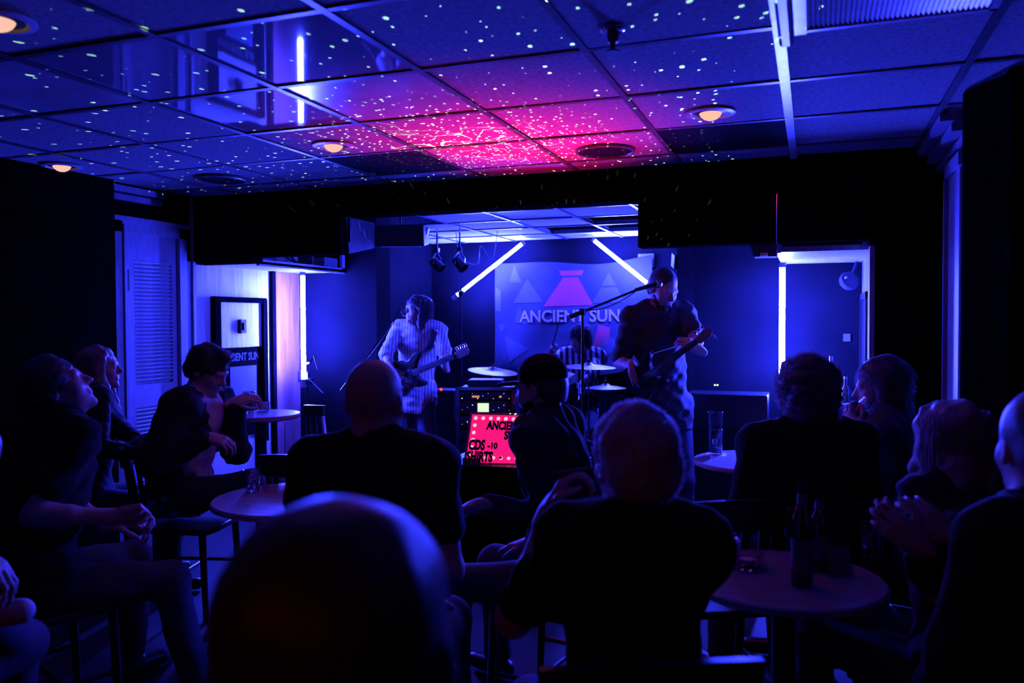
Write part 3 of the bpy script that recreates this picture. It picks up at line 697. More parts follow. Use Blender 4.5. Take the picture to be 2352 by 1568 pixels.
    if lower:
        tr = [ell(pel+sd*.02*L, [.160*wid*sc+.008, .122*sc+.008, .12*sc], R3, .05)]
        for q in (-1, 1):
            tr += [cap(hip[q], kne[q], .086*sc+.008, .062*sc+.008, .03), cap(kne[q], ank[q]+(kne[q]-ank[q])*.08, .062*sc+.006, .052*sc+.006, .03)]
        v, f = sdf_mesh(tr, max(h, .009), wr=.0025, wfreq=18, seed=HAIRSEED[0]+40); np_mesh('trousers', v, f, trousers, root)
        for q in (-1, 1):
            toe = nrm(F+X*q*.2)
            if (feet or {}).get(('toe', q)) is not None: toe = nrm(feet[('toe', q)])
            ft = [cap(ank[q]-up*.035*sc-toe*.045*sc, ank[q]-up*.045*sc+toe*.14*sc, .040*sc, .034*sc, .02), cap(ank[q]+up*.02, ank[q]-up*.03*sc, .042*sc, .044*sc, .02)]
            if ank[q][2] < .13: v, f = sdf_mesh(ft, .009, cuts=[plane((0, 0, .004), (0, 0, -1))])
            else: v, f = sdf_mesh(ft, .008)
            np_mesh('shoe', v, f, shoes, root)
    # hair
    W = lambda x, y, z: Hc+sc*(HR@np.array((x, y, z)))
    E = lambda p, r, k=.02, op='u': ell(W(*p), [q*sc for q in r], HR, k*sc, op)
    Cp = lambda a, b, ra, rb, k=.02: cap(W(*a), W(*b), ra*sc, rb*sc, k*sc)
    hs = HAIRSEED[0]*3+1
    face = [E((0, .115, -.035), (.085, .070, .080), .015, 's')]
    if hair in ('short', 'curly', 'crop', 'quiff'):
        th = {'short': .012, 'crop': .004, 'curly': .018, 'quiff': .016}[hair]
        pr = [E((0, -.020, .038), (.077+th, .093+th, .088+th)), E((0, -.055, -.01), (.068+th*.7, .055+th, .07))] + face
        if hair == 'quiff': pr = [E((0, -.020, .038), (.077+th, .093+th, .088+th)), E((0, -.055, -.01), (.07+th*.7, .055+th, .075)), E((0, .055, .115), (.05, .045, .03), .03)] + face
        if hair == 'curly': pr = [E((0, -.025, .042), (.083+th, .097+th, .088+th)), E((0, -.05, -.03), (.078+th, .06+th, .085))] + face
        v, f = sdf_mesh(pr, min(h, .006), wr={'curly': .006, 'crop': .0008}.get(hair, .003), wfreq={'curly': 75}.get(hair, 60), seed=hs, cuts=[plane(W(0, 0, -.105 if hair == 'curly' else -.062), -hu)])
        ho = np_mesh('hair', v, f, hairm, root)
        if hair != 'crop':
            n, ln, cu = {'curly': (4200, .032, .012), 'short': (5200, .014, .003), 'quiff': (2600, .016, .005)}[hair]
            ribbons('stray_hair', frizz(v, f, n, ln, cu, hs), .0020, 'fuzz_'+hairm, root)
    elif hair == 'bob':
        pr = [E((0, -.022, .040), (.090, .106, .098)), E((0, -.05, -.05), (.088, .06, .12)), Cp((.078, .0, .02), (.074, .01, -.13), .022, .02), Cp((-.078, .0, .02), (-.074, .01, -.13), .022, .02)]+face
        v, f = sdf_mesh(pr, min(h, .006), wr=.003, wfreq=60, seed=hs, cuts=[plane(W(0, 0, -.15), -hu)])
        np_mesh('hair', v, f, hairm, root); ribbons('stray_hair', frizz(v, f, 3600, .030, .010, hs, down=1.0), .0018, 'fuzz_'+hairm, root)
    elif hair == 'long':
        dn = -up+hu*.15
        B = lambda x, y, z: W(x, y, z)
        pr = [E((0, -.022, .038), (.088*hvol, .104*hvol, .096)), E((0, -.055*hvol, -.05), (.082*hvol, .055*hvol, .10))]
        for q in (-1, 1):
            a = W(q*.078, .012, .02); b = W(q*.080, .0, -.10); e = b+dn*hlen*sc+HR@np.array((q*.01, .01, 0))*sc
            pr += [cap(a, b, .024*sc, .028*sc, .02), cap(b, e, .028*sc, .014*sc, .02)]
            a = W(q*.045, -.085, -.05); pr += [cap(a, a+dn*(hlen+.09)*sc, .045*sc, .028*sc, .03)]
        pr += face
        if hlen > .2:
            for q in (-1, 1):
                a = W(q*.076, .035, .05); b = W(q*.086, .030, -.09); e = b+dn*hlen*sc+HR@np.array((q*.0, .05, 0))*sc
                pr += [cap(a, b, .015*sc, .022*sc, .012), cap(b, e, .024*sc, .012*sc, .015), cap(W(0, .040, .104), W(q*.05, .045, .088), .012*sc, .013*sc, .015), cap(W(q*.05, .045, .088), a, .013*sc, .015*sc, .015)]
        v, f = sdf_mesh(pr, min(h, .006), wr=.0035, wfreq=55, seed=hs)
        np_mesh('hair', v, f, hairm, root)
        # combed strands lying along the fall of the hair
        rg = np.random.default_rng(hs); n = 900; u = (np.arange(8)/7)[None, :]
        an = rg.uniform(1.1, 5.18, n)[:, None]; zz = rg.uniform(-.05, .10, n)[:, None]-u*rg.uniform(.20, .30, n)[:, None]; rr = rg.uniform(1.04, 1.17, n)[:, None]*hvol
        wd = np.where(zz > .04, np.sqrt(np.maximum(.05, 1-(np.maximum(0, zz-.04)/.1)**2)), 1.0)
        loc = np.stack([np.sin(an)*.090*rr*wd, -.02+np.cos(an)*.098*rr*wd, np.maximum(zz, -.10)], 2)
        st = Hc+sc*(loc@HR.T)+np.maximum(0, -.10-zz)[:, :, None]*dn*sc*(1.5 if hlen < .2 else 2.4)+rg.normal(size=(n, 8, 3))*.0012
        ribbons('stray_hair', st, .0030, 'fuzz_'+hairm, root)
        ribbons('fine_hair', frizz(v, f, 900, .016, .005, hs, down=.8), .0012, 'fuzz_'+hairm, root)
    elif hair == 'smooth':
        pr = [E((0, -.022, .040), (.104, .118, .104)), E((0, -.05, -.06), (.115, .07, .13)), Cp((.085, -.01, .0), (.09, -.01, -.2), .03, .03), Cp((-.085, -.01, .0), (-.09, -.01, -.2), .03, .03), Cp((0, -.09, -.05), (0, -.10, -.25), .06, .05)]+face
        v, f = sdf_mesh(pr, .006, wr=.002, wfreq=30, seed=hs); np_mesh('hair', v, f, hairm, root)
    elif hair == 'cap':
        pr = [E((0, -.012, .060), (.084, .104, .082)), ]
        v, f = sdf_mesh(pr, min(h, .006), cuts=[plane(W(0, 0, .022), -hu)]); np_mesh('cap', v, f, hairm, root)
        v, f = sdf_mesh([E((0, .125, .030), (.070, .072, .010), .01)], .005, cuts=[plane(W(0, .05, 0), -hf)]); np_mesh('cap_brim', v, f, hairm, root)
        v, f = sdf_mesh([E((0, -.020, .020), (.080, .095, .07)), E((0, -.06, -.02), (.066, .045, .06))]+face, .006, cuts=[plane(W(0, 0, -.055), -hu)]); np_mesh('hair', v, f, 'hair_dark', root)
    if beard:
        v, f = sdf_mesh([E((0, .045, -.088), (.057, .052, .045)), E((0, .02, -.05), (.068, .055, .045)), E((0, .118, -.058), (.019, .03, .012), .008, 's'), E((0, .115, -.01), (.09, .06, .032), .01, 's')], .006, wr=.002, wfreq=90, seed=hs)
        np_mesh('beard', v, f, hairm, root)
    return dict(root=root, W=W, N=N, sh=sh, elb=elb, wr=wr, kne=kne, ank=ank, R3=R3, pel=pel, HR=HR, Hc=Hc, L=L, sd=sd, X=X, Y=Y, F=F)
# ================================================================== chairs, then everyone
def vec(*a): return np.array(a, float)
nFW, nRT, nUP = np.array(FW), np.array(RT), np.array((0, 0, 1.))
def A(x, y, d): return np.array(atd(x, y, d))
def make_chair():
    t = thing('wooden_chair', 'dark wooden slat-back chair', 'chair')
    MB().prism([(-.20, -.19), (.20, -.19), (.215, .20), (.12, .225), (-.12, .225), (-.215, .20)], .435, .465).build('seat', 'darkwood', t, bevel=.008)
    for x in (-.185, .185):
        MB().tube([(x*1.02, .17, .435), (x*1.08, .19, 0)], [.019, .014], 8).build('leg', 'darkwood', t, smooth=True)
        MB().tube([(x*1.05, -.24, 0), (x, -.185, .45), (x, -.20, .62), (x, -.245, .86)], [.015, .02, .019, .016], 8).build('leg', 'darkwood', t, smooth=True)
        MB().cyl((x*1.05, .18, .2), (x*1.04, -.21, .2), .010, n=8).build('stretcher', 'darkwood', t, smooth=True)
    MB().cyl((-.19, 0, .2), (.19, 0, .2), .010, n=8).build('stretcher', 'darkwood', t, smooth=True)
    vs = []; n = 9
    for i in range(n):
        q = i/(n-1)*2-1; bow = -.045*(1-q*q)
        for (dy, z) in ((-.012, .775), (.012, .775), (.012, .875+.015*(1-q*q)), (-.012, .875+.015*(1-q*q))): vs.append((q*.215, -.235+bow*.6+dy-(z-.775)*.2, z))
    fs = [(i*4+k, (i+1)*4+k, (i+1)*4+(k+1) % 4, i*4+(k+1) % 4) for i in range(n-1) for k in range(4)]+[(0, 1, 2, 3), (n*4-1, n*4-2, n*4-3, n*4-4)]
    MB().add(vs, fs).build('top_rail', 'darkwood', t)
    MB().box((0, -.205, .575), (.36, .02, .05)).build('lower_rail', 'darkwood', t, bevel=.004)
    for x in (-.13, -.065, 0, .065, .13):
        MB().box((x, -.232, .69), (.028, .012, .20), Euler((.16, 0, 0)).to_matrix()).build('slat', 'darkwood', t)
    return t
CH0 = make_chair(); CHN = [0]
def chair(x, y, F, label):
    o = CH0 if CHN[0] == 0 else copy_tree(CH0); CHN[0] += 1
    o.location = (x, y, 0); o.rotation_euler = (0, 0, math.atan2(-F[0], F[1])); o['label'] = label; o['group'] = 'wooden slat-back chairs'
    return o
def seat_for(P, label, off=.04):
    c = P['pel']+P['F']*off; return chair(c[0], c[1], P['F'], label)
def hand(pos, fdir, palm, curl=.5, thumb=.4, spread=.05):
    return dict(pos=np.asarray(pos, float), fdir=fdir, palm=palm, curl=(curl,)*4 if not isinstance(curl, tuple) else curl, thumb=thumb, spread=spread)

# ---- band
Hs = A(958, 712, 6.8); F_ = -nFW*.96-nRT*.25
ps_ = vec(*(Hs-nRT*.02+nFW*.02)); ps_[2] = .93
PS = person('long-haired singer in pinstriped shirt playing guitar at the microphone', Hs, ps_, F_, -nRT*.80-nFW*.55+nUP*.10, s=.97,
     hands={1: hand(A(914, 872, 6.50), nRT*.5-nUP*.75-nFW*.1, nFW, .45), -1: hand(A(1018, 834, 6.30), -nRT*.35+nUP*.75+nFW*.2, nFW*.6+nRT*.5, .62, .6)},
     poles={1: -nRT*1.0-nUP*.25+nFW*.3, -1: nRT*.8-nUP*.9+nFW*.2},
     feet={-1: vec(ps_[0]+.14, ps_[1]-.02, .085), 1: vec(ps_[0]-.12, ps_[1]-.05, .085)}, knees={-1: -nFW, 1: -nFW},
     shirt='stripe_pin', sleeve=1.10, sr=.020, wrk=.004, hem=-.17, trousers='denim', hair='long', hairm='hair_dark', hvol=1.14, h=.007, group='band')
Hb = A(1523, 664, 5.16); F_ = -nFW*.97+nRT*.22
pb_ = vec(*(Hb+nRT*.01+nFW*.03)); pb_[2] = .97
PB = person('bearded bassist in dark flecked shirt looking down at his bass', Hb, pb_, F_, -nFW*.80+nRT*.42-nUP*.42, s=1.03, roll=.05,
     hands={1: hand(A(1462, 868, 4.98), nRT*.3-nUP*.9, nFW+nRT*.3, .4), -1: hand(A(1592, 808, 4.60), -nRT*.6+nUP*.35-nFW*.2, nFW*.5-nUP*.5, .6, .6)},
     poles={1: -nRT*.22-nUP*.3+nFW*.9, -1: nRT*.6-nUP*.9-nFW*.1},
     feet={-1: vec(pb_[0]+.13, pb_[1], .085), 1: vec(pb_[0]-.15, pb_[1]-.05, .085)}, knees={-1: -nFW, 1: -nFW},
     shirt='dots', sleeve=.85, sr=.020, wrk=.004, hem=-.15, trousers='denim2', hair='crop', hairm='hair_dark', beard=True, h=.006, wid=.98, group='band')
# pale flecks printed on his shirt, each a small raised speck
rg = np.random.default_rng(3); vv = np.array([v.co[:] for v in [c for c in PB['root'].children if c.name.startswith('shirt')][0].data.vertices])
mb = MB(); bw = np.array(PB['root'].location)
for i in rg.choice(len(vv), 240, replace=False):
    p = vv[i]+bw
    if (p-PB['pel'])@(-nFW) > .02: mb.box(p+(-nFW)*.001, (.004, .003, .004))
mb.build('shirt_flecks', 'fleck', PB['root'], world=True)['kind'] = 'stuff'
Hd = A(1332, 780, 7.9); F_ = -nFW*.93-nRT*.3
pd_ = vec(*(Hd+nFW*.05)); pd_[2] = .64
PD = person('curly-haired drummer in bold striped shirt raising a drumstick', Hd, pd_, F_, -nRT*.72-nFW*.62-nUP*.15, s=.97,
     hands={1: hand(A(1266, 802, 7.62), nUP*.5-nRT*.1-nFW*.6, nRT*.7-nUP*.3, .75, .8), -1: hand(A(1322, 905, 7.40), -nFW*.8-nUP*.4, -nUP, .7, .8)},
     poles={1: -nRT*.9-nUP*.7, -1: nRT*.9-nUP*.4},
     feet={-1: vec(pd_[0]+.32, pd_[1]-.42, .085), 1: vec(pd_[0]-.15, pd_[1]-.5, .085)},
     shirt='stripe_bold', sleeve=1.0, sr=.022, wrk=.004, hem=-.12, trousers='denim2', hair='curly', hairm='hair_dark', h=.007, group='band')

# ---- audience
def seated(px, py, d, F, back=.06, side=0.0, pz=.57):
    H = A(px, py, d); F = nrm(F); p = H-F*back+np.array((F[1], -F[0], 0))*side; p[2] = pz; return H, p, F
H, p, F_ = seated(862, 925, 2.4, nFW*.95+nRT*.1, .10)
P4 = person('bald man in black shirt seen from behind with wide shoulders', H, p, F_, nFW*.92+nRT*.18-nUP*.06, s=1.04, shirt='tee_black', sleeve=.6, hair='none', wid=1.0, collar=False, group='audience')
seat_for(P4, 'dark wooden chair under the bald man')
H, p, F_ = seated(1243, 894, 3.15, -nRT*.85+nFW*.5, .10, .02)
P5 = person('man in a black baseball cap turned to the side, leaning forward', H, p, F_, -nRT*.80+nFW*.52-nUP*.08, s=.98, hair='cap', hairm='tee_black', beard=True,
     hands={-1: hand(A(1062, 1170, 3.02), -nRT*.7+nFW*.2-nUP*.2, -nUP, .3)}, poles={-1: -nUP*.9+nRT*.8-nFW*.2}, shirt='shirt_dark', sleeve=1.85, sr=.022, wrk=.005, trousers='denim', wid=.80, group='audience')
seat_for(P5, 'dark wooden chair under the man in the cap')
H, p, F_ = seated(1454, 1066, 1.80, nFW*.97-nRT*.1, .05, -.03)
P7 = person('fair-haired man holding up a phone in both hands', H, p, F_, nFW*.93-nRT*.28+nUP*.02, s=1.0, hair='short', hairm='hair_grey', shirt='tee_black', sleeve=.7, sr=.018, wrk=.004,
     hands={-1: hand(A(1290, 1125, 2.02), nUP*.80+nRT*.45+nFW*.1, nRT*.9-nFW*.25, (.55, .65, .7, .7), .8), 1: hand(A(1400, 1128, 2.10), nUP*.8-nRT*.5+nFW*.1, -nRT*.9-nFW*.2, (.55, .6, .65, .7), .8)},
     poles={-1: -nRT*.45-nUP*1.0-nFW*.1, 1: nRT*.2-nUP*.9}, h=.0055, wid=.84, group='audience', trousers='denim', collar=True)
seat_for(P7, 'dark wooden chair under the man holding the phone')
H, p, F_ = seated(1846, 908, 3.12, nFW*.97-nRT*.15, .08)
P8 = person('curly-haired man in black seen from behind before the right tube', H, p, F_, nFW*.95-nRT*.25, s=1.05, hair='curly', hairm='hair_brown', shirt='tee_black', sleeve=.8, wid=1.12, group='audience', collar=False)
seat_for(P8, 'dark wooden chair under the curly-haired man')
H, p, F_ = seated(2024, 890, 3.6, -nRT*.75+nFW*.5, .06)
P9 = person('person in mid-blue shirt drinking from a dark glass beside the right alcove', H, p, F_, -nRT*.82+nFW*.30-nUP*.12, s=1.03, hair='bob', hairm='hair_brown', shirt='shirt_blue', sleeve=.8, sr=.022, wrk=.005, wid=1.12, group='audience', beard=True,
     hands={-1: hand(A(1952, 965, 3.34), nUP*.55+nFW*.5-nRT*.25, nRT*.75+nFW*.3, (.5, .55, .6, .62), .7)}, poles={-1: -nUP*.9-nFW*.3-nRT*.1}, h=.006)
seat_for(P9, 'dark wooden chair under the person in mid-blue')
H, p, F_ = seated(2182, 1012, 2.42, nFW*.8-nRT*.5, .05, pz=.52)
P10 = person('woman with long fair hair at the right, hands raised together', H, p, F_, nFW*.97-nRT*.22, s=.96, hair='long', hairm='hair_fair', shirt='jacket', sleeve=1.8, sr=.02, wrk=.005, female=True, group='audience', hlen=.30,
     hands={-1: hand(A(2062, 1215, 2.05), -nRT*.7+nUP*.5, nRT*.3+nFW*.5, .55), 1: hand(A(2105, 1215, 2.0), -nRT*.7+nUP*.55, nFW*.6, .6)}, wid=.95)
seat_for(P10, 'dark wooden chair under the fair-haired woman')
H, p, F_ = seated(2392, 1030, 1.72, -nRT*.3+nFW*.9, .02, pz=.52)
P11 = person('close-cropped man cut off by the right picture edge', H, p, F_, nRT*.12+nFW*.98, s=1.0, hair='crop', hairm='hair_brown', shirt='jacket', sleeve=1.8, group='audience', wid=.82)
seat_for(P11, 'dark wooden chair at the right picture edge')
H, p, F_ = seated(795, 1480, .78, nFW*.95+nRT*.1, .06, pz=.55)
P6 = person('blurred dark-haired person closest to the camera, seen from behind', H, p, F_, nFW*.95+nRT*.25+nUP*.02, s=1.02, hair='smooth', hairm='hair_brown', shirt='tee_black', sleeve=1.8, group='audience', wid=.98)
seat_for(P6, 'dark wooden chair closest to the camera')
H, p, F_ = seated(132, 894, 3.12, nFW*.75+nRT*.65, .10)
P1 = person('man in black tee at left gazing up at the ceiling', H, p, F_, nRT*.78+nFW*.30+nUP*.46, s=1.03, hair='short', hairm='hair_dark', shirt='tee_black', sleeve=.62, sr=.020, wrk=.005,
     hands={1: hand(A(318, 1178, 2.95), nRT*.9+nUP*.15, -nUP*.4-nFW*.6, .7, .7), -1: hand(A(300, 1200, 3.1), nRT*.9+nFW*.3, -nUP*.7, .6)},
     poles={1: -nUP*.9-nRT*.1-nFW*.5}, h=.006, wid=1.06, group='audience', collar=False,
     feet={1: vec(*(p+nRT*.55+nFW*.15)[:2], .085)})
seat_for(P1, 'dark wooden chair under the man gazing up')
H, p, F_ = seated(230, 846, 4.55, nRT*.85+nFW*.5, .08, pz=.56)
P2 = person('woman with long fair hair in profile beside the louvred door', H, p, F_, nRT*.93+nFW*.22+nUP*.05, s=.97, hair='long', hairm='hair_fair', shirt='jacket', sleeve=1.8, sr=.018, female=True, group='audience', hlen=.26, wid=.95, h=.006,
     hands={1: hand(A(356, 1030, 4.25), nRT*.6+nUP*.3, -nFW*.7+nUP*.2, .6, .6), -1: hand(A(350, 1010, 4.4), nRT*.6+nUP*.2, nFW*.7, .6)})
seat_for(P2, 'dark wooden chair under the woman beside the louvred door')
H, p, F_ = seated(478, 852, 4.35, nRT*.95-nFW*.1, .16, pz=.62)
P3 = person('man in dark open jacket bowing over his drink at the tall table', H, p, F_, nRT*.88-nFW*.22-nUP*.42, s=1.03, hair='quiff', hairm='hair_dark', shirt='shirt_pale', sleeve=.25, sr=.014, wrk=.005, group='audience', h=.006, collar=True,
     hands={-1: hand(A(566, 915, 4.45), nRT*.7+nUP*.25+nFW*.2, nFW*.3-nUP*.2+nRT*.3, .55, .6), 1: hand(A(508, 1012, 4.15), nRT*.8-nUP*.2, -nUP*.7+nFW*.3, .5)},
     poles={-1: -nUP*.9+nFW*.2, 1: -nUP*.9-nFW*.4-nRT*.3}, trousers='denim2',
     feet={1: vec(*(p+nRT*.62-nFW*.12)[:2], .30), -1: vec(*(p+nRT*.62+nFW*.16)[:2], .22)})
# his open jacket: a second layer over back, shoulders and sleeves
pr = []; sc_, L_, sd_, R3_ = 1.03, P3['L'], P3['sd'], P3['R3']
pr += [ell(P3['pel']+sd_*.10*L_-P3['Y']*.02, [.20, .16, .20], R3_, .05), ell(P3['pel']+sd_*.66*L_-P3['Y']*.015, [.205, .16, .21], R3_, .06), cap(P3['sh'][-1], P3['sh'][1], .100, None, .05)]
pr += [rbox(P3['pel']+sd_*.45*L_+P3['Y']*.20, (.060, .16, .40), .02, R3_, .03, 's'), cap(P3['N']+P3['Y']*.04, P3['N']+sd_*.15+P3['Y']*.05, .085, .09, .01, 's')]
for q in (-1, 1): pr += [cap(P3['sh'][q], P3['elb'][q], .098, .082, .03), cap(P3['elb'][q], P3['elb'][q]+(P3['wr'][q]-P3['elb'][q])*.86, .076, .056, .03)]
v, f = sdf_mesh(pr, .009, wr=.005, seed=77, cuts=[plane(P3['pel']-sd_*.12, -sd_)]); np_mesh('jacket', v, f, 'jacket', P3['root'])
cs = seat_for(P3, 'dark wooden chair under the man bowing over his drink')
H, p, F_ = seated(-270, 900, 2.2, nRT*.6+nFW*.8, .05)
P12 = person('person cut off by the left picture edge, one shoe propped up', H, p, F_, nRT*.5+nFW*.8, s=1.0, hair='short', hairm='hair_dark', shirt='jacket', sleeve=.6, group='audience',
     hands={1: hand(A(-20, 1300, 2.0), nRT*.6-nUP*.4, -nUP, .4)}, poles={1: nRT*.9-nUP*.3-nFW*.3}, shoes='shoe_pale', trousers='denim',
     feet={1: A(-70, 1385, 2.2), ('toe', 1): nRT*.9+nUP*.15})
seat_for(P12, 'dark wooden chair at the left picture edge')
chair(*atd(1618, 1180, 3.15).xy, nrm(nFW*.95-nRT*.1), 'empty dark wooden slat-back chair between the phone and curly-haired men')
chair(*atd(752, 1100, 4.15).xy, nrm(nFW*.9+nRT*.3), 'empty dark wooden chair behind the bald man, near the stage')
# ================================================================== tables and what stands on them
def table(c, r, z, label, square=None):
    t = thing('round_table', label, 'table', (c[0], c[1], 0), group='round pedestal tables')
    MB().lathe([(0, z-.028), (r-.01, z-.028), (r, z-.022), (r, z-.006), (r-.006, z), (0, z)], n=48).build('tabletop', 'tabletop', t, smooth=True)
    MB().lathe([(.16, z-.04), (.16, z-.028), (.04, z-.028)], n=16).lathe([(.035, .03), (.035, z-.035)], n=14).build('column', 'darkmetal', t, smooth=True)
    MB().lathe([(.24, 0), (.24, .012), (.10, .03), (.036, .045)], n=28).build('foot', 'darkmetal', t, smooth=True)
    return t
T1 = A(598, 949, 4.9); T2 = A(676, 1140, 3.6); T3 = A(1742, 1056, 4.5); T4 = A(1800, 1300, 2.46)
table(T1, .235, T1[2], 'tall round table with a beer beside the bowing man')
table(T2, .35, .75, 'round table with an ice tumbler in front of the bald man')
table(T3, .35, .75, 'round table holding stacked glasses in front of the curly-haired man')
table(T4, .29, .75, 'round table with dark bottles behind the phone man')
def on(px, py, z): return Vector(atZ(px, py, z))
def glass(p, r0, r1, hgt, label, name='drinking_glass', fill=None, ice=0, cat='glass', rot=None, group=None):
    t = thing(name, label, cat, p, group=group)
    if rot is not None: t.matrix_basis = Matrix.Translation(p) @ rot.to_4x4()
    th = .0042
    MB().lathe([(0, 0), (r0, 0), (r1, hgt), (r1-th*.4, hgt+.001), (r1-th, hgt), (r0-th, .012), (0, .012)], n=28).build('glass_wall', 'glass', t, smooth=True)
    if fill: q = fill[0]; MB().lathe([(0, .013), (r0-th-.0008, .013), (r0+(r1-r0)*q-th-.0008, hgt*q), (0, hgt*q)], n=28).build('drink', fill[1], t, smooth=True)
    for i in range(ice):
        an = i*2.3; MB().box((r0*.42*math.cos(an), r0*.42*math.sin(an), hgt*.22+.023*(i % 4)), (.024, .022, .022), Euler((.5*i, .7*i, i)).to_matrix()).build('ice_cube', 'ice', t, bevel=.003)
    return t
glass(on(580, 1128, .75), .031, .040, .098, 'short tumbler of ice on the table before the bald man', ice=7)
gb_ = on(1644, 1044, .75)
MB_c = tag(MB().prism([(-.055, -.055), (.06, -.05), (.055, .06), (-.05, .055)], 0, .002).build('napkin', 'paper'), 'crumpled white napkin under the stacked glasses', 'napkin'); MB_c.location = gb_
glass(gb_+Vector((0, 0, .0025)), .036, .044, .145, 'lower pint glass of the stack on the right table', ice=4, fill=(.3, 'ice'))
glass(gb_+Vector((0, 0, .108)), .0365, .046, .138, 'upper pint glass stacked inside another on the right table')
pb1 = on(572, 946, T1[2]); glass(pb1, .028, .036, .125, 'pint of dark beer on the tall table', fill=(.62, 'beer'))
pb2 = on(603, 943, T1[2]); c_ = thing('paper_cup', 'white cup tipped on its side on the tall table', 'cup', pb2+Vector((0, 0, .028)))
Rc = frame(RT*.9+FW*.2)
MB().cyl((-.04, 0, 0), (.04, 0, 0), .018, .027, 18).xf(Rc.to_4x4()).build('cup_wall', 'paper', c_, smooth=True)
MB().cyl((.037, 0, 0), (.042, 0, 0), .029, .029, 18).xf(Rc.to_4x4()).build('rim', 'shirt_pale', c_, smooth=True)
glass(on(548, 955, T1[2]), .022, .028, .055, 'small crystal shot glass on the tall table', ice=2)
# crystal ashtray and bottles on the near right table
ca = thing('crystal_bowl', 'cut crystal candle bowl on the near right table', 'bowl', on(1716, 1305, .75))
MB().lathe([(0, 0), (.035, 0), (.048, .02), (.050, .05), (.046, .05), (.043, .022), (.03, .01), (0, .01)], n=9).build('bowl', 'glass', ca)
MB().lathe([(0, .011), (.022, .011), (.022, .03), (0, .03)], n=14).build('candle', 'paper', ca)
for i in range(7): MB().sph((.052*math.cos(i*.9), .052*math.sin(i*.9), .018+.012*(i % 2)), .009, 8, 6).build('facet', 'glass', ca, smooth=True)
def bottle(p, hgt, label):
    t = thing('beer_bottle', label, 'bottle', p, group='dark bottles on the near table'); k = hgt/.24
    MB().lathe([(0, 0), (.030, 0), (.031, .01), (.031, .13*k), (.028, .155*k), (.015, .185*k), (.0125, .225*k), (.0145, .228*k), (.0145, .24*k), (0, .24*k)], n=24).build('bottle_glass', 'bottle', t, smooth=True)
    MB().lathe([(.0315, .04*k), (.0315, .11*k)], n=24).build('label_band', 'label', t, smooth=True)
    MB().lathe([(.0155, .19*k), (.0135, .215*k)], n=16).build('neck_band', 'label', t, smooth=True)
bottle(on(1842, 1345, .75), .30, 'taller dark beer bottle on the near right table')
bottle(on(1882, 1310, .75), .24, 'shorter dark beer bottle behind the taller one on the near table')
mc = thing('menu_card', 'small folded menu card beside the bottles', 'card', on(1925, 1320, .75), rotz=.5)
MB().box((0, -.012, .045), (.07, .002, .09), Euler((-.25, 0, 0)).to_matrix()).build('leaf', 'label', mc)
MB().box((0, .012, .045), (.07, .002, .09), Euler((.25, 0, 0)).to_matrix()).build('leaf', 'label', mc)
ck = glass(A(1985, 1215, 2.42)-vec(0, 0, .0), .026, .036, .11, 'small cocktail glass with a straw held near the fair-haired woman', fill=(.6, 'ice'), ice=2); ck.location.z = .752
_q = on(1985, 1290, .75); ck.location = (_q.x+.02, _q.y+.06, .75)
MB().cyl((-.01, 0, .01), (.035, .01, .19), .003, n=8).build('straw', 'bar_white', ck)
# phone in the raised hands
ph = atd(1340, 1108, 2.03); Rp = Matrix(((RT.x, FW.x, 0), (RT.y, FW.y, 0), (0, 0, 1))).to_4x4()
pt_ = thing('phone', 'dark phone held sideways in the raised hands', 'phone', matrix=Matrix.Translation(ph) @ Rp @ Matrix.Rotation(-.12, 4, 'Y'))
MB().box((0, 0, 0), (.15, .009, .073)).build('case', 'plastic', pt_, bevel=.004)
MB().box((0, -.0055, 0), (.140, .001, .066)).build('glass_front', 'glass', pt_)
MB().sph((.055, .006, .022), .006, 10, 6).build('lens', 'metal', pt_, smooth=True)
# beer lifted to the drinker's mouth
gd = atd(1972, 950, 3.35); ax_ = (RT*.75+UP*.62-FW*.05).normalized(); F3 = frame(ax_); rotg = Matrix((F3.col[1], F3.col[2], F3.col[0])).transposed()
glass(gd-ax_*.075, .028, .038, .14, 'dark pint glass lifted to the drinking person’s mouth', rot=rotg, fill=(.7, 'beer'))
wt = P9['wr'][-1]; wdir = Vector(nrm(P9['wr'][-1]-P9['elb'][-1])); wo = thing('wristwatch', 'chrome wristwatch on the drinking person’s wrist', 'watch', Vector(wt)-wdir*.02)
MB().cyl(-wdir*.010, wdir*.010, .034, n=20, caps=False).build('strap', 'metal', wo, smooth=True)
_n = (-RT*.6-FW*.6).normalized(); MB().cyl(_n*.030, _n*.040, .017, n=16).build('watch_case', 'metal', wo, smooth=True)
gl2 = atd(366, 1012, 4.25); glass(Vector(gl2)-Vector((0, 0, .05)), .028, .034, .11, 'tumbler held by the woman beside the louvred door', fill=(.5, 'ice'))

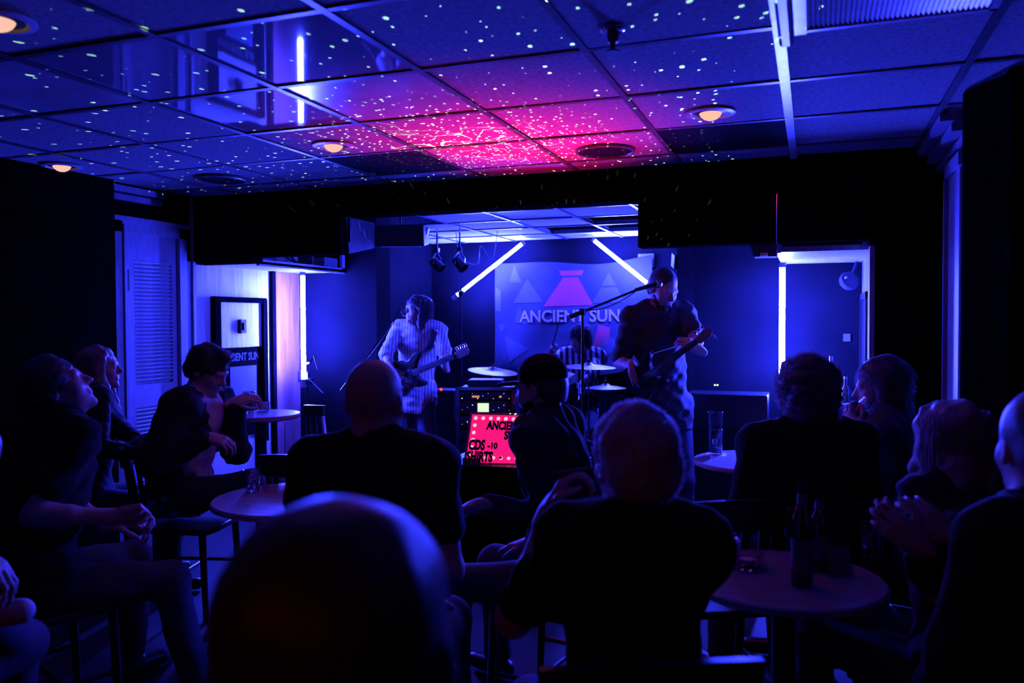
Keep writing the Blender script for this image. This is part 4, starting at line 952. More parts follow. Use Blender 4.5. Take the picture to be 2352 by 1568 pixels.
# ================================================================== instruments
def smooth_outline(P, k=6):
    n = len(P); out = []
    for i in range(n):
        p0, p1, p2, p3 = [np.array(P[(i+j-1) % n]) for j in range(4)]
        for t in np.linspace(0, 1, k, endpoint=False):
            out.append(tuple(.5*((2*p1)+(-p0+p2)*t+(2*p0-5*p1+4*p2-p3)*t*t+(-p0+3*p1-3*p2+p3)*t**3)))
    return out
BODY = [(-.20, .02), (-.19, .10), (-.13, .155), (-.05, .15), (.02, .118), (.09, .12), (.16, .150), (.222, .150), (.205, .112), (.15, .075), (.125, .03), (.125, -.03), (.145, -.075), (.19, -.105), (.18, -.135), (.12, -.135), (.04, -.115), (-.04, -.135), (-.12, -.165), (-.185, -.13), (-.20, -.06)]
def guitar(name, label, O, tip, front, strings, length=.80, strap=None, xd=None):
    O, tip = Vector(O), Vector(tip); x = (tip-O); sc = x.length/length; x.normalize()
    z = Vector(front); z = (z-x*z.dot(x)).normalized(); y = z.cross(x)
    m = Matrix(((x.x*sc, y.x*sc, z.x*sc, O.x), (x.y*sc, y.y*sc, z.y*sc, O.y), (x.z*sc, y.z*sc, z.z*sc, O.z), (0, 0, 0, 1)))
    t = thing(name, label, 'guitar', matrix=m)
    nut = length-.175
    b = MB().prism(smooth_outline(BODY), -.022, .022).build('body', 'sunburst', t, bevel=.008)
    MB().prism(smooth_outline([(-.08, -.115), (.10, -.115), (.13, -.05), (.10, .045), (.03, .05), (-.02, -.02), (-.09, -.06)], 4), .0225, .0255).build('pickguard', 'plastic', t)
    MB().add([(.11, -.029, .022), (.11, .029, .022), (nut, .022, .022), (nut, -.022, .022), (.11, -.022, .004), (.11, .022, .004), (nut, .016, .004), (nut, -.016, .004)],
             [(0, 3, 2, 1), (4, 5, 6, 7), (0, 1, 5, 4), (2, 3, 7, 6), (1, 2, 6, 5), (0, 4, 7, 3)]).build('neck', 'maple', t)
    fb = MB().add([(.09, -.029, .022), (.09, .029, .022), (nut, .022, .022), (nut, -.022, .022), (.09, -.029, .028), (.09, .029, .028), (nut, .022, .028), (nut, -.022, .028)],
             [(0, 1, 2, 3), (4, 7, 6, 5), (0, 4, 5, 1), (2, 6, 7, 3), (1, 5, 6, 2), (0, 3, 7, 4)]).build('fretboard', 'rosewood', t)
    scl = nut+.07
    for i in range(1, 20):
        fx = nut-scl*(1-2**(-i/12))
        if fx < .10: break
        MB().box((fx, 0, .0285), (.003, .048, .002)).build('fret', 'metal', fb)
    MB().prism([(nut, -.021), (nut+.03, -.035), (nut+.15, -.028), (nut+.175, .0), (nut+.165, .03), (nut+.12, .042), (nut+.03, .030), (nut, .021)], .006, .020).build('headstock', 'maple', t, bevel=.003)
    for i in range(strings):
        hx = nut+.035+i*(.125/max(1, strings-1)); ys = 1 if (strings == 6 or i < strings-1) else -1
        k = MB().cyl((hx, ys*.036, .012), (hx, ys*.056, .012), .004, n=8).sph((hx, ys*.062, .012), (.010, .009, .006) if strings == 6 else (.013, .012, .007), 10, 6).build('tuner', 'metal', t, smooth=True)
        sy = (i-(strings-1)/2)*(.036/(strings-1)*1.15)
        MB().cyl((-.085, sy*1.2, .034), (nut, sy*.9, .031), .0009 if strings == 6 else .0016, n=5).build('string', 'metal', t)
    MB().box((-.09, 0, .028), (.03, .075, .012)).build('bridge', 'metal', t, bevel=.003)
    for px_ in ((-.045, .01, .06) if strings == 6 else (-.02, .05)): MB().box((px_, 0, .026), (.020, .078, .009)).build('pickup', 'plastic', t, bevel=.003)
    for q in range(3): MB().cyl((-.075+.03*q-.03, -.095-.006*q, .024), (-.075+.03*q-.03, -.095-.006*q, .042), .009, n=12).build('knob', 'metal', t, smooth=True)
    if strap:
        pts = [m @ Vector((.21, .145, 0))]+[Vector(p) for p in strap]+[m @ Vector((-.20, .0, 0))]
        cur = smooth_pts(pts, 7); iv = m.inverted(); vs = []; fs = []
        for i, p in enumerate(cur):
            d = (cur[min(i+1, len(cur)-1)]-cur[max(i-1, 0)]).normalized(); sd = xd-d*xd.dot(d); sd = sd.normalized()*.024; nn = d.cross(sd).normalized()
            for q in (sd, -sd):
                for o_ in (-.002, .002): vs.append(iv @ (p+q-nn*o_))
        for i in range(len(cur)-1):
            a = i*4; fs += [(a, a+4, a+6, a+2), (a+1, a+3, a+7, a+5), (a, a+1, a+5, a+4), (a+2, a+6, a+7, a+3)]
        MB().add(vs, fs).build('strap', 'plastic', t)
    return t
def smooth_pts(P, k):
    out = []; n = len(P)
    for i in range(n-1):
        p0, p1, p2, p3 = P[max(i-1, 0)], P[i], P[i+1], P[min(i+2, n-1)]
        for j in range(k):
            t = j/k; out.append(.5*((2*p1)+(-p0+p2)*t+(2*p0-5*p1+4*p2-p3)*t*t+(-p0+3*p1-3*p2+p3)*t**3))
    return out+[P[-1]]
Ysf = Vector(PS['Y']); shl = Vector(PS['sh'][-1])
guitar('electric_guitar', 'dark electric guitar played by the singer', atd(937, 862, 6.54), atd(1080, 804, 6.08), -FW+UP*.12, 6, .80,
       strap=[Vector(atd(985, 800, 6.56)), shl+Ysf*.10-UP*.0, shl+UP*.075+Vector(PS['X'])*.03, shl-Ysf*.11-UP*.05, Vector(PS['pel'])-Ysf*.17+UP*.32], xd=Vector(PS['X']))
Ybf = Vector(PB['Y']); shl = Vector(PB['sh'][-1])
guitar('bass_guitar', 'dark bass guitar played by the bearded bassist', atd(1482, 868, 4.94), atd(1637, 757, 4.46), -FW+UP*.12-RT*.1, 4, .86,
       strap=[shl+Ybf*.13-UP*.12, shl+UP*.085+Vector(PB['X'])*.03, shl-Ybf*.12-UP*.05, Vector(PB['pel'])-Ybf*.18+UP*.3], xd=Vector(PB['X']))
# microphones ------------------------------------------------------
def mic_stand(label, foot, top, boom, mouth, back=.25, tri=True):
    foot, top, boom = Vector(foot), Vector(top), Vector(boom)
    t = thing('microphone_stand', label, 'microphone stand', (foot.x, foot.y, 0))
    MB().cyl((foot.x, foot.y, .06), top, .010, .008, 10).build('pole', 'darkmetal', t, world=True, smooth=True)
    d = (boom-top).normalized()
    MB().cyl(top-d*back, boom, .007, n=8).build('boom', 'darkmetal', t, world=True, smooth=True)
    MB().cyl(top-d*back, top-d*(back-.07), .014, n=10).build('counterweight', 'darkmetal', t, world=True, smooth=True)
    MB().box(top, (.035, .035, .04)).build('clutch', 'plastic', t, world=True, bevel=.006)
    MB().tube(smooth_pts([top+d*.02, top+d*.15-UP*.03, boom-d*.1-UP*.025, boom], 4), .0035).build('cable', 'plastic', t, world=True)
    for k in range(3):
        an = 2.094*k+.5; MB().cyl((foot.x, foot.y, .10), (foot.x+.28*math.cos(an), foot.y+.28*math.sin(an), .01), .007, n=8).build('leg', 'darkmetal', t, world=True)
    md = (Vector(mouth)-boom).normalized(); mc_ = boom
    m = MB().cyl(mc_-md*.02, mc_+md*.115, .010, .016, 12).build('microphone', 'plastic', t, world=True, smooth=True)
    MB().sph(mc_+md*.135, .025, 12, 8).build('grille', 'metal', m, world=True, smooth=True)
    MB().cyl(mc_+md*.112, mc_+md*.120, .022, n=14).build('collar', 'metal', m, world=True, smooth=True)
    return t
ms = PS['W'](0, .17, -.05); mic_stand('boom microphone stand in front of the singer', Vector((*A(830, 900, 6.3)[:2], 0)), atd(828, 838, 6.3), atd(920, 712, 6.52), Vector(PS['W'](0, .10, -.055)))
mic_stand('boom microphone stand beside the bassist', Vector((*A(1338, 1000, 4.85)[:2], 0)), atd(1338, 716, 4.85), atd(1466, 664, 4.95), atd(1500, 655, 4.97), back=.09)
# drum kit -----------------------------------------------------------
def cymbal(label, c, r, tilt, hat=False, z0=0):
    c = Vector(c); t = thing('cymbal_stand', label, 'cymbal', (c.x, c.y, 0), group='drum kit')
    R_ = Euler(tilt).to_matrix()
    prof = [(.006, .030), (.03, .026), (.045, .012), (r*.6, .004), (r, -.012), (r, -.0135), (r*.6, .002), (.045, .009), (.028, .023), (.006, .027)]
    MB().lathe(prof, c=c, n=40, rot=R_).build('cymbal', 'brass', t, world=True, smooth=True)
    if hat: MB().lathe([(q, -z-.012) for q, z in prof], c=c-Vector((0, 0, .012)), n=40, rot=R_).build('cymbal', 'brass', t, world=True, smooth=True)
    MB().cyl((c.x, c.y, .05), c+Vector((0, 0, .09 if hat else .06)), .011, .006, 10).build('pole', 'metal', t, world=True, smooth=True)
    MB().lathe([(.008, .03), (.014, .035), (.014, .05), (.008, .055)], c=c, n=12).build('wing_nut', 'plastic', t, world=True, smooth=True)
    for k in range(3):
        an = 2.094*k; MB().cyl((c.x, c.y, .3), (c.x+.26*math.cos(an), c.y+.26*math.sin(an), .012), .009, n=8).build('leg', 'metal', t, world=True)
cymbal('crash cymbal tilted beside the equipment rack', atd(1132, 850, 7.2), .22, (.05, .12, 0))
cymbal('ride cymbal nearly level before the drummer’s chest', atd(1352, 840, 7.0), .235, (.02, .03, 0))
cymbal('pair of hi-hat cymbals to the right of the drummer', atd(1391, 888, 7.25), .18, (0, 0, 0), hat=True)
def drum(name, label, c, r, hgt, rot, legs=0, stand=False):
    c = Vector(c); t = thing(name, label, 'drum', (c.x, c.y, 0), group='drum kit'); R_ = Euler(rot).to_matrix()
    MB().lathe([(r*.98, -hgt/2), (r, -hgt/2+.01), (r, hgt/2-.01), (r*.98, hgt/2)], c=c, n=36, rot=R_).build('shell', 'drumshell', t, world=True, smooth=True)
    for q in (-1, 1):
        MB().lathe([(0, q*(hgt/2+.002)), (r*.97, q*(hgt/2+.002))], c=c, n=36, rot=R_).build('drum_head', 'drumhead', t, world=True)
        MB().lathe([(r, q*(hgt/2-.014)), (r+.008, q*(hgt/2-.014)), (r+.008, q*(hgt/2+.008)), (r-.004, q*(hgt/2+.008))], c=c, n=36, rot=R_).build('hoop', 'metal', t, world=True, smooth=True)
    for k in range(8):
        an = k*math.pi/4+.2; p = Vector(((r+.012)*math.cos(an), (r+.012)*math.sin(an), 0))
        MB().cyl(c+R_ @ (p+Vector((0, 0, -hgt/2))), c+R_ @ (p+Vector((0, 0, hgt/2))), .004, n=6).build('tension_rod', 'metal', t, world=True)
    if legs:
        for k in range(legs):
            an = k*2*math.pi/legs+.5; x_, y_ = (r+.015)*math.cos(an), (r+.015)*math.sin(an)
            MB().cyl((c.x+x_, c.y+y_, c.z), (c.x+x_*1.1, c.y+y_*1.1, .0), .007, n=8).build('leg', 'metal', t, world=True)
    if stand:
        MB().cyl((c.x, c.y, .1), (c.x, c.y, c.z-hgt/2), .012, n=10).build('pole', 'metal', t, world=True)
        for k in range(3):
            an = 2.094*k; MB().cyl((c.x, c.y, .25), (c.x+.24*math.cos(an), c.y+.24*math.sin(an), .01), .008, n=8).build('leg', 'metal', t, world=True)
    return t
drum('snare_drum', 'snare drum with pale head before the drummer', atd(1330, 918, 7.35), .165, .14, (.06, -.06, 0), stand=True)
drum('rack_tom', 'dark rack tom drum left of the drummer', atd(1288, 895, 7.1), .15, .19, (.35, .05, 0), stand=True)
drum('floor_tom', 'dark floor tom left of the drummer', atd(1262, 950, 7.45), .19, .36, (.0, .0, 0), legs=3)
drum('bass_drum', 'dark bass drum on the stage floor behind the audience', Vector((*A(1325, 1000, 6.85)[:2], .28)), .27, .36, (1.57, .0, .2))
th_ = PD['pel']; t = thing('drum_throne', 'round padded stool under the drummer', 'stool', (th_[0], th_[1], 0))
MB().lathe([(0, .46), (.15, .46), (.165, .48), (.165, .52), (.14, .54), (0, .54)], n=28).build('seat', 'plastic', t, smooth=True)
MB().cyl((0, 0, .2), (0, 0, .46), .016, n=10).build('pole', 'metal', t)
for k in range(3): MB().cyl((0, 0, .28), (.22*math.cos(2.094*k), .22*math.sin(2.094*k), .01), .010, n=8).build('leg', 'metal', t)
hd_ = Vector(A(1266, 802, 7.62)); tipd = atd(1286, 733, 7.50)
tag(MB().tube([hd_-(tipd-hd_)*.35, hd_+(tipd-hd_)*.8, tipd], [.0075, .006, .004], 8).build('drumstick', 'maple'), 'pale drumstick raised in the drummer’s hand', 'drumstick')
# ================================================================== gear on the stage
def boxthing(name, label, cat, x0, x1, y0, y1, z0, z1, m, bevel=.008):
    t = thing(name, label, cat, ((x0+x1)/2, (y0+y1)/2, z0)); MB().bx(x0, x1, y0, y1, z0, z1).build('cabinet', m, t, world=True, bevel=bevel); return t
rk = atd(1123, 1000, 6.75); rx, ry = rk.x, rk.y
t = thing('equipment_rack', 'open rack of audio gear with a lit display', 'rack', (rx, ry, 0), rotz=.25)
MB().bx(-.235, -.215, -.2, .2, .0, .98).bx(.215, .235, -.2, .2, 0, .98).bx(-.235, .235, -.2, .2, .96, .98).bx(-.235, .235, -.2, .2, .40, .42).bx(-.235, .235, .19, .2, 0, .98).bx(-.215, .215, -.18, .19, 0, .40).build('case', 'plastic', t)
MB().bx(-.24, -.21, -.21, -.2, 0, .99).bx(.21, .24, -.21, -.2, 0, .99).bx(-.24, .24, -.21, -.2, .965, .99).bx(-.24, .24, -.21, -.2, .40, .42).build('edging', 'metal', t)
for i, (z0, z1) in enumerate(((.885, .95), (.77, .88), (.66, .76), (.55, .65), (.43, .54))):
    u = MB().bx(-.212, .212, -.19, .15, z0+.004, z1-.004).build('rack_unit', 'plastic', t)
    for k in range(10):
        x = -.19+.042*k
        if (i == 1 and -.08 < x < .06) or i > 2: continue
        MB().sph((x, -.192, (z0+z1)/2+.02*((k*7) % 3-1)), .0035 if (k+i) % 3 else .005, 8, 6).build('indicator', ('ledwhite', 'ledamber', 'ledamber', 'ledwhite')[(k+i) % 4], u)
    for k in (-.15, .10, .14): MB().cyl((k, -.19, z0+.03), (k, -.21, z0+.03), .011, n=10).build('knob', 'darkmetal', u)
MB().bx(-.065, .025, -.196, -.188, .79, .86).build('display', 'screen', t)
for xa, xb in ((-.11, -.05), (.09, .13)): MB().bx(xa, xb, -.197, -.188, .905, .92).build('warm_strip', 'ledamber', t)
MB().bx(-.16, .12, -.12, .1, .985, 1.04).build('top_unit', 'plastic', t, bevel=.01)
am = atd(1022, 960, 7.7); t = boxthing('guitar_amplifier', 'small dark guitar amplifier with a red lamp behind the singer', 'amplifier', am.x-.22, am.x+.16, am.y-.12, am.y+.12, .0, .62, 'plastic')
MB().bx(am.x-.20, am.x+.14, am.y-.13, am.y-.12, .06, .56).build('grille_cloth', 'jacket', t, world=True)
t = boxthing('amplifier_head', 'dark amplifier head with a glowing red lamp', 'amplifier', am.x-.20, am.x+.14, am.y-.11, am.y+.11, .62, .88, 'plastic')
MB().sph(atY(1013, 894, am.y-.115), .014, 10, 8).build('lamp', 'ledred', t, world=True, smooth=True)
MB().bx(am.x-.18, am.x+.12, am.y-.116, am.y-.11, .64, .70).build('panel', 'darkmetal', t, world=True)
ag = atd(1672, 900, 5.5); t = boxthing('bass_amplifier', 'tall black bass amplifier with two green lamps right of the bassist', 'amplifier', ag.x-.26, ag.x+.26, ag.y-.14, ag.y+.14, 0, 1.03, 'plastic')
MB().bx(ag.x-.24, ag.x+.24, ag.y-.155, ag.y-.14, .05, .82).build('grille_cloth', 'jacket', t, world=True)
MB().bx(ag.x-.24, ag.x+.24, ag.y-.15, ag.y-.14, .985, 1.0).build('edge_strip', 'plastic', t, world=True)
MB().sph(atY(1642, 884, ag.y-.14), .007, 8, 6).build('lamp', 'ledgreen', t, world=True); MB().sph(atY(1648, 884, ag.y-.14), .007, 8, 6).build('lamp', 'ledgreen', t, world=True)
# leaning boards by the alcove
lb = atd(742, 1000, 5.5)
t = thing('folded_stand', 'folded stand with pale edges leaning near the left tube', 'stand', (lb.x, lb.y, 0))
for i, (dx, m_) in enumerate(((-.10, 'darkmetal'), (-.05, 'darkmetal'), (.02, 'bar_white'))):
    MB().tube([Vector((lb.x+dx+.09, lb.y+.0, 0)), Vector((lb.x+dx-.06, lb.y+.05, .93))], .013, 8).build('bar', m_, t, world=True)
MB().bx(lb.x-.17, lb.x-.02, lb.y+.03, lb.y+.07, .88, .95).build('head_block', 'darkmetal', t, world=True)
MB().bx(lb.x-.08, lb.x+.13, lb.y, lb.y+.03, .28, .31).build('crossbar', 'darkmetal', t, world=True)
# banner -------------------------------------------------------------
BY = 8.66
def bdisp(x, z):
    u = (x+3.4)/1.85; v = (z-1.0)/1.2; lo_ = max(0., .75-v)
    return .035*lo_*math.sin(9*(u+v*.8))+.02*max(0, .45-u)*math.sin(16*(u*1.1-v*.55))+.012*math.sin(5*u+2)+.02*lo_*math.sin(17*u-6*v)
tl, tr_, bl_, br_ = atY(1137, 600, BY), atY(1498, 592, BY), atY(1137, 842, BY), atY(1500, 842, BY)
bn = thing('banner', 'hanging cloth band banner with triangles and ANCIENT SUN lettering', 'banner', ((tl.x+tr_.x)/2, BY, bl_.z))
mb = MB(); nx, nz = 60, 42; vs = []; fs = []
for s_ in (0, 1):
    for j in range(nz+1):
        for i in range(nx+1):
            u, v = i/nx, j/nz; x = tl.x+(tr_.x-tl.x)*u; zt = tl.z-.05*math.sin(math.pi*u)-.02*math.cos(9*u); zb_ = bl_.z-.10*math.sin(math.pi*min(1, u*1.1)); z = zb_+(zt-zb_)*v
            vs.append((x, BY-bdisp(x, z)+.004*s_, z))
K = (nx+1)*(nz+1)
for j in range(nz):
    for i in range(nx): a = j*(nx+1)+i; fs += [(a, a+1, a+nx+2, a+nx+1), (K+a, K+a+nx+1, K+a+nx+2, K+a+1)]
mb.add(vs, fs).build('cloth', 'cloth', bn, world=True, smooth=True)
M['p_red'] = mat('print_red', (.45, .03, .06), .8, var=.15, scale=6); M['p_pale'] = mat('print_pale', (.072, .075, .115), .8, var=.2, scale=6)
M['p_mid'] = mat('print_mid', (.058, .06, .1), .8, var=.2, scale=6); M['p_text'] = mat('print_lettering', (.45, .30, .30), .8, var=.05)
def patch(pix, m):
    P = [atY(x, y, BY) for x, y in pix]; vs = []; fs = []
    n = 8
    if len(P) == 3: P = [P[0], P[1], P[2], P[2]]
    for i in range(n+1):
        for j in range(n+1):
            u, v = i/n, j/n; p = (P[0]*(1-u)+P[1]*u)*(1-v)+(P[3]*(1-u)+P[2]*u)*v; vs.append((p.x, BY-bdisp(p.x, p.z)-.0035, p.z))
    for i in range(n):
        for j in range(n): a = i*(n+1)+j; fs.append((a, a+1, a+n+2, a+n+1))
    MB().add(vs, fs).build('printed_patch', m, bn, world=True, smooth=True)
patch([(1293, 637), (1327, 637), (1362, 700), (1248, 704)], 'p_red'); patch([(1283, 622), (1340, 620), (1336, 632), (1288, 633)], 'p_red')
patch([(1211, 640), (1248, 694), (1179, 696)], 'p_pale'); patch([(1398, 626), (1415, 656), (1380, 657)], 'p_pale'); patch([(1379, 660), (1417, 659), (1435, 694), (1359, 696)], 'p_pale')
patch([(1182, 610), (1200, 650), (1170, 648)], 'p_mid'); patch([(1140, 660), (1152, 668), (1152, 716), (1140, 714)], 'p_pale'); patch([(1192, 700), (1212, 745), (1180, 740)], 'p_mid')
patch([(1375, 745), (1402, 752), (1398, 790), (1360, 800)], 'p_red'); patch([(1385, 770), (1420, 780), (1400, 815), (1370, 805)], 'p_mid'); patch([(1160, 770), (1215, 800), (1175, 830)], 'p_mid'); patch([(1145, 745), (1160, 745), (1152, 765)], 'p_pale')
a_, b_ = atY(1193, 739, BY), atY(1423, 737, BY)
tm = text_mb('ANCIENT SUN', 1.0, .004, .022); wx = max(v[0] for v in tm.v)-min(v[0] for v in tm.v); x0_ = min(v[0] for v in tm.v); hx_ = max(v[1] for v in tm.v)
sx_ = (b_.x-a_.x)/wx; sz_ = (atY(1300, 712, BY).z-atY(1300, 739, BY).z)/hx_
out = []
for v in tm.v:
    x = a_.x+(v[0]-x0_)*sx_; z = a_.z+v[1]*sz_+(x-a_.x)*.004; out.append((x, BY-bdisp(x, z)-.007-v[2], z))
tm.v = out; tm.build('lettering', 'p_text', bn, world=True)
# merchandise case and light box --------------------------------------
c0 = atd(1110, 1075, 4.62); MX, MYc = c0.x+.1, c0.y+.18
t = thing('merchandise_case', 'black merchandise case on a stand in front of the stage', 'case', (MX, MYc, 0))
MB().bx(MX-.36, MX+.42, MYc-.24, MYc+.24, .53, .70).build('tray', 'black', t, world=True, bevel=.006)
MB().bx(MX-.36, MX+.42, MYc-.24, MYc+.24, .70, .715).build('lid', 'plastic', t, world=True, bevel=.004)
MB().bx(MX-.30, MX+.36, MYc-.2, MYc+.2, 0, .53).build('base', 'black', t, world=True)
MZ = .715
q0, q1 = atd(1070, 1062, 4.62), atd(1196, 1066, 4.60); q2, q3 = atd(1086, 952, 4.70), atd(1211, 957, 4.68)
ox = (q1-q0); wL = ox.length; ox.normalize(); oz = ((q2-q0)-ox*((q2-q0).dot(ox))); hL = oz.length; oz.normalize(); oy = oz.cross(ox); shr = (q2-q0).dot(ox)
q0.z = MZ+.008
mt = Matrix(((ox.x, oz.x, -oy.x, q0.x), (ox.y, oz.y, -oy.y, q0.y), (ox.z, oz.z, -oy.z, q0.z), (0, 0, 0, 1)))
if mt.to_3x3().determinant() < 0: mt.col[2] = -mt.col[2]
shm = Matrix(((1, shr/hL*.9, 0, 0), (0, 1, 0, 0), (0, 0, 1, 0), (0, 0, 0, 1)))
# local: x along the sign, y up the sign, z out of its face
lx = thing('light_box', 'glowing pink letter board reading ANCIENT SUN CDS SHIRTS', 'sign', matrix=mt)
MB().bx(-.012, wL+.012, -.012, hL+.012, -.05, -.004).xf(shm).build('case', 'plastic', lx, bevel=.004)
MB().bx(0, wL, 0, hL, -.004, .0).xf(shm).build('face', 'pinkpanel', lx)
MB().bx(-.012, wL+.012, hL, hL+.012, -.004, .006).bx(-.012, 0, -.012, hL+.012, -.004, .006).bx(wL, wL+.012, -.012, hL+.012, -.004, .006).bx(-.012, wL+.012, -.012, 0, -.004, .006).xf(shm).build('bezel', 'redwood', lx)
for i in range(7): MB().sph((.022+i*(wL-.05)/6, hL-.02, .0), (.011, .011, .002), 12, 6).xf(shm).build('bulb', 'pinkbulb', lx)
for i in range(1, 6): MB().sph((.022, hL-.02-i*.042, .0), (.011, .011, .002), 12, 6).xf(shm).build('bulb', 'pinkbulb', lx)
for i in range(2, 7): MB().sph((.022+i*(wL-.05)/6, .030, .0), (.010, .010, .002), 12, 6).xf(shm).build('bulb', 'pinkbulb', lx)
def sign_text(tx, x, y, hgt, m='plastic', sq=.72, off=.075):
    tm_ = text_mb(tx, hgt/.72, .003, off*hgt, squeeze=sq); tm_.xf(shm @ Matrix.Translation((x, y, .0025))); tm_.build('lettering', m, lx)
M['p_dim'] = mat('dim_letter', (.16, .01, .05), .5)
sign_text('ANCIENT', wL*.30, hL*.70, hL*.17, sq=.70); sign_text('SUN', wL*.64, hL*.50, hL*.17, sq=.72); sign_text('CDS', .004, hL*.27, hL*.20, sq=.62); sign_text('-10', wL*.36, hL*.30, hL*.12, 'p_dim', .9); sign_text('SHIRTS', .0, hL*.03, hL*.20, sq=.62); sign_text('-', wL*.60, hL*.07, hL*.15, 'p_dim')
cd_ = thing('price_card', 'small dark card leaning against the pink light box', 'card', (q0.x+.06, q0.y-.06, MZ), rotz=.2)
MB().box((0, 0, .022), (.10, .003, .044), Euler((-.25, 0, 0)).to_matrix()).build('card', 'plastic', cd_); MB().box((.03, -.0035, .022), (.026, .002, .028), Euler((-.25, 0, 0)).to_matrix()).build('pale_square', 'denim2', cd_)
# hanging things above the stage ---------------------------------------
def par_can(label, p, aim):
    p = Vector(p); aim = Vector(aim).normalized(); t = thing('stage_spotlight', label, 'spotlight', p, group='stage spotlights')
    MB().lathe([(.028, -.08), (.044, -.065), (.050, .05), (.055, .065), (.048, .065), (.044, .04), (0, .035)], c=p, n=22, rot=aim.to_track_quat('Z', 'Y').to_matrix()).build('can', 'plastic', t, world=True, smooth=True)
    s = aim.cross(UP).normalized()
    MB().tube([p-s*.075, p-s*.08+UP*.06, p+UP*.13, p+s*.08+UP*.06, p+s*.075], .006, 6).build('yoke', 'metal', t, world=True)
    MB().cyl(p+UP*.13, Vector((p.x, p.y, ZC)), .010, n=8).build('hanger', 'metal', t, world=True)
    MB().box(p+UP*.14, (.04, .04, .04)).cyl(p-s*.085, p-s*.07, .018, n=10).build('clamp', 'metal', t, world=True)
par_can('black stage spotlight hanging left of the slanted tube', atd(1056, 606, 7.9), -FW*.4+RT*.6-UP*.7)
par_can('dim stage spotlight hanging in the left stage corner', atd(1004, 608, 8.0), RT*.7-FW*.3-UP*.7)
hs_ = atd(920, 540, 6.3)
t = thing('hanging_speaker', 'black loudspeaker hung below the stage ceiling with white label strip', 'speaker', hs_)
MB().box(hs_, (.40, .26, .16), Euler((.15, 0, .3)).to_matrix()).build('cabinet', 'plastic', t, world=True, bevel=.01)
MB().box(hs_+Vector((0.03, -.02, -.085)), (.30, .20, .006), Euler((.15, 0, .3)).to_matrix()).build('label_strip', 'paper', t, world=True)
MB().box(atd(974, 540, 6.3), (.05, .05, .13), Euler((0, .3, .3)).to_matrix()).build('bracket', 'bar_white', t, world=True, bevel=.01)
MB().cyl(hs_, Vector((hs_.x, hs_.y, ZC)), .012, n=8).build('hanger', 'metal', t, world=True)
bq = atY(1752, 572, 4.86)
t = thing('beam_projector', 'small dark projector fixed under the right beam', 'projector', (bq.x, 4.86, 1.945))
MB().add([(bq.x-.07, 4.82, 1.945), (bq.x+.08, 4.82, 1.945), (bq.x+.08, 4.95, 1.945), (bq.x-.07, 4.95, 1.945), (bq.x-.045, 4.82, 1.87), (bq.x+.075, 4.82, 1.87), (bq.x+.075, 4.95, 1.87), (bq.x-.045, 4.95, 1.87)], [(0, 3, 2, 1), (4, 5, 6, 7), (0, 1, 5, 4), (1, 2, 6, 5), (2, 3, 7, 6), (3, 0, 4, 7)]).build('body', 'denim', t, world=True)
MB().bx(bq.x-.01, bq.x+.03, 4.80, 4.82, 1.872, 1.89).build('lens_cover', 'paper', t, world=True)
tag(MB().tube([atY(1785, 445, 4.79), atY(1784, 500, 4.79), atY(1783, 562, 4.79)], .004, 6).build('hanging_cable', 'metal'), 'thin pale cable running down the right beam', 'cable')
wl = atY(1483, 598, YB-.02)
t = thing('wall_lamp', 'square wall plate with a domed lamp behind the bassist', 'lamp', (wl.x, YB-.02, wl.z))
MB().bx(wl.x-.08, wl.x+.09, YB-.03, YB, wl.z-.07, wl.z+.07).build('plate', 'doorpaint', t, world=True)
MB().sph((wl.x+.01, YB-.04, wl.z-.02), (.06, .04, .04), 14, 8).build('dome', 'paper', t, world=True, smooth=True)
ws = atd(1565, 598, 6.6); t = thing('corner_speaker', 'small dark speaker hung from the ceiling over the bassist', 'speaker', ws)
MB().box(ws, (.14, .12, .12), Euler((.3, 0, .4)).to_matrix()).build('cabinet', 'plastic', t, world=True, bevel=.01)
MB().cyl(ws, Vector((ws.x, ws.y, ZC)), .008, n=8).build('hanger', 'darkmetal', t, world=True)
# right alcove details
wf = atY(1950, 645, 5.88); t = thing('alcove_fan', 'small wall fan on an angled arm in the right alcove', 'fan', wf)
MB().tube([wf+Vector((.07, .1, .2)), wf+Vector((.04, .05, .1)), wf], .010, 8).build('arm', 'shirt_dark', t, world=True)
MB().lathe([(0, -.02), (.06, -.02), (.065, .0), (.06, .02), (0, .02)], c=wf, n=20, rot=Euler((1.2, 0, .5)).to_matrix()).build('head', 'shirt_dark', t, world=True, smooth=True)
MB().sph(wf+Vector((-.02, -.05, .02)), .012, 10, 6).build('hub', 'metal', t, world=True, smooth=True)
pn = atY(1945, 775, 5.995); o = MB().bx(pn.x-.023, pn.x+.023, 5.992, 5.999, pn.z-.026, pn.z+.026).build('paper_note', 'shirt_blue'); tag(o, 'small square note taped to the right alcove wall', 'note')
sh_ = atY(1930, 928, 5.85)
t = thing('alcove_shelf', 'narrow shelf across the right alcove corner', 'shelf', (sh_.x, 5.88, sh_.z)); MB().bx(sh_.x-.13, .30, 5.72, 5.99, sh_.z-.015, sh_.z+.01).build('board', 'doorpaint', t, world=True); MB().bx(sh_.x-.02, sh_.x+.02, 5.80, 5.99, sh_.z-.10, sh_.z-.015).build('bracket', 'doorpaint', t, world=True)
for i, (dx, hg) in enumerate(((-.06, .30), (.03, .17))):
    b_o = thing('spirit_bottle', ('tall slim bottle on the alcove shelf', 'short stout bottle on the alcove shelf')[i], 'bottle', (sh_.x+dx, 5.86, sh_.z+.01)); k = hg/.25
    MB().lathe([(0, 0), (.034, 0), (.035, .13*k), (.014, .17*k), (.012, .25*k), (0, .25*k)], n=18).build('bottle_glass', 'bottle', b_o, smooth=True); MB().lathe([(.014, .23*k), (.014, .255*k), (0, .255*k)], n=12).build('cap', 'metal', b_o, smooth=True)

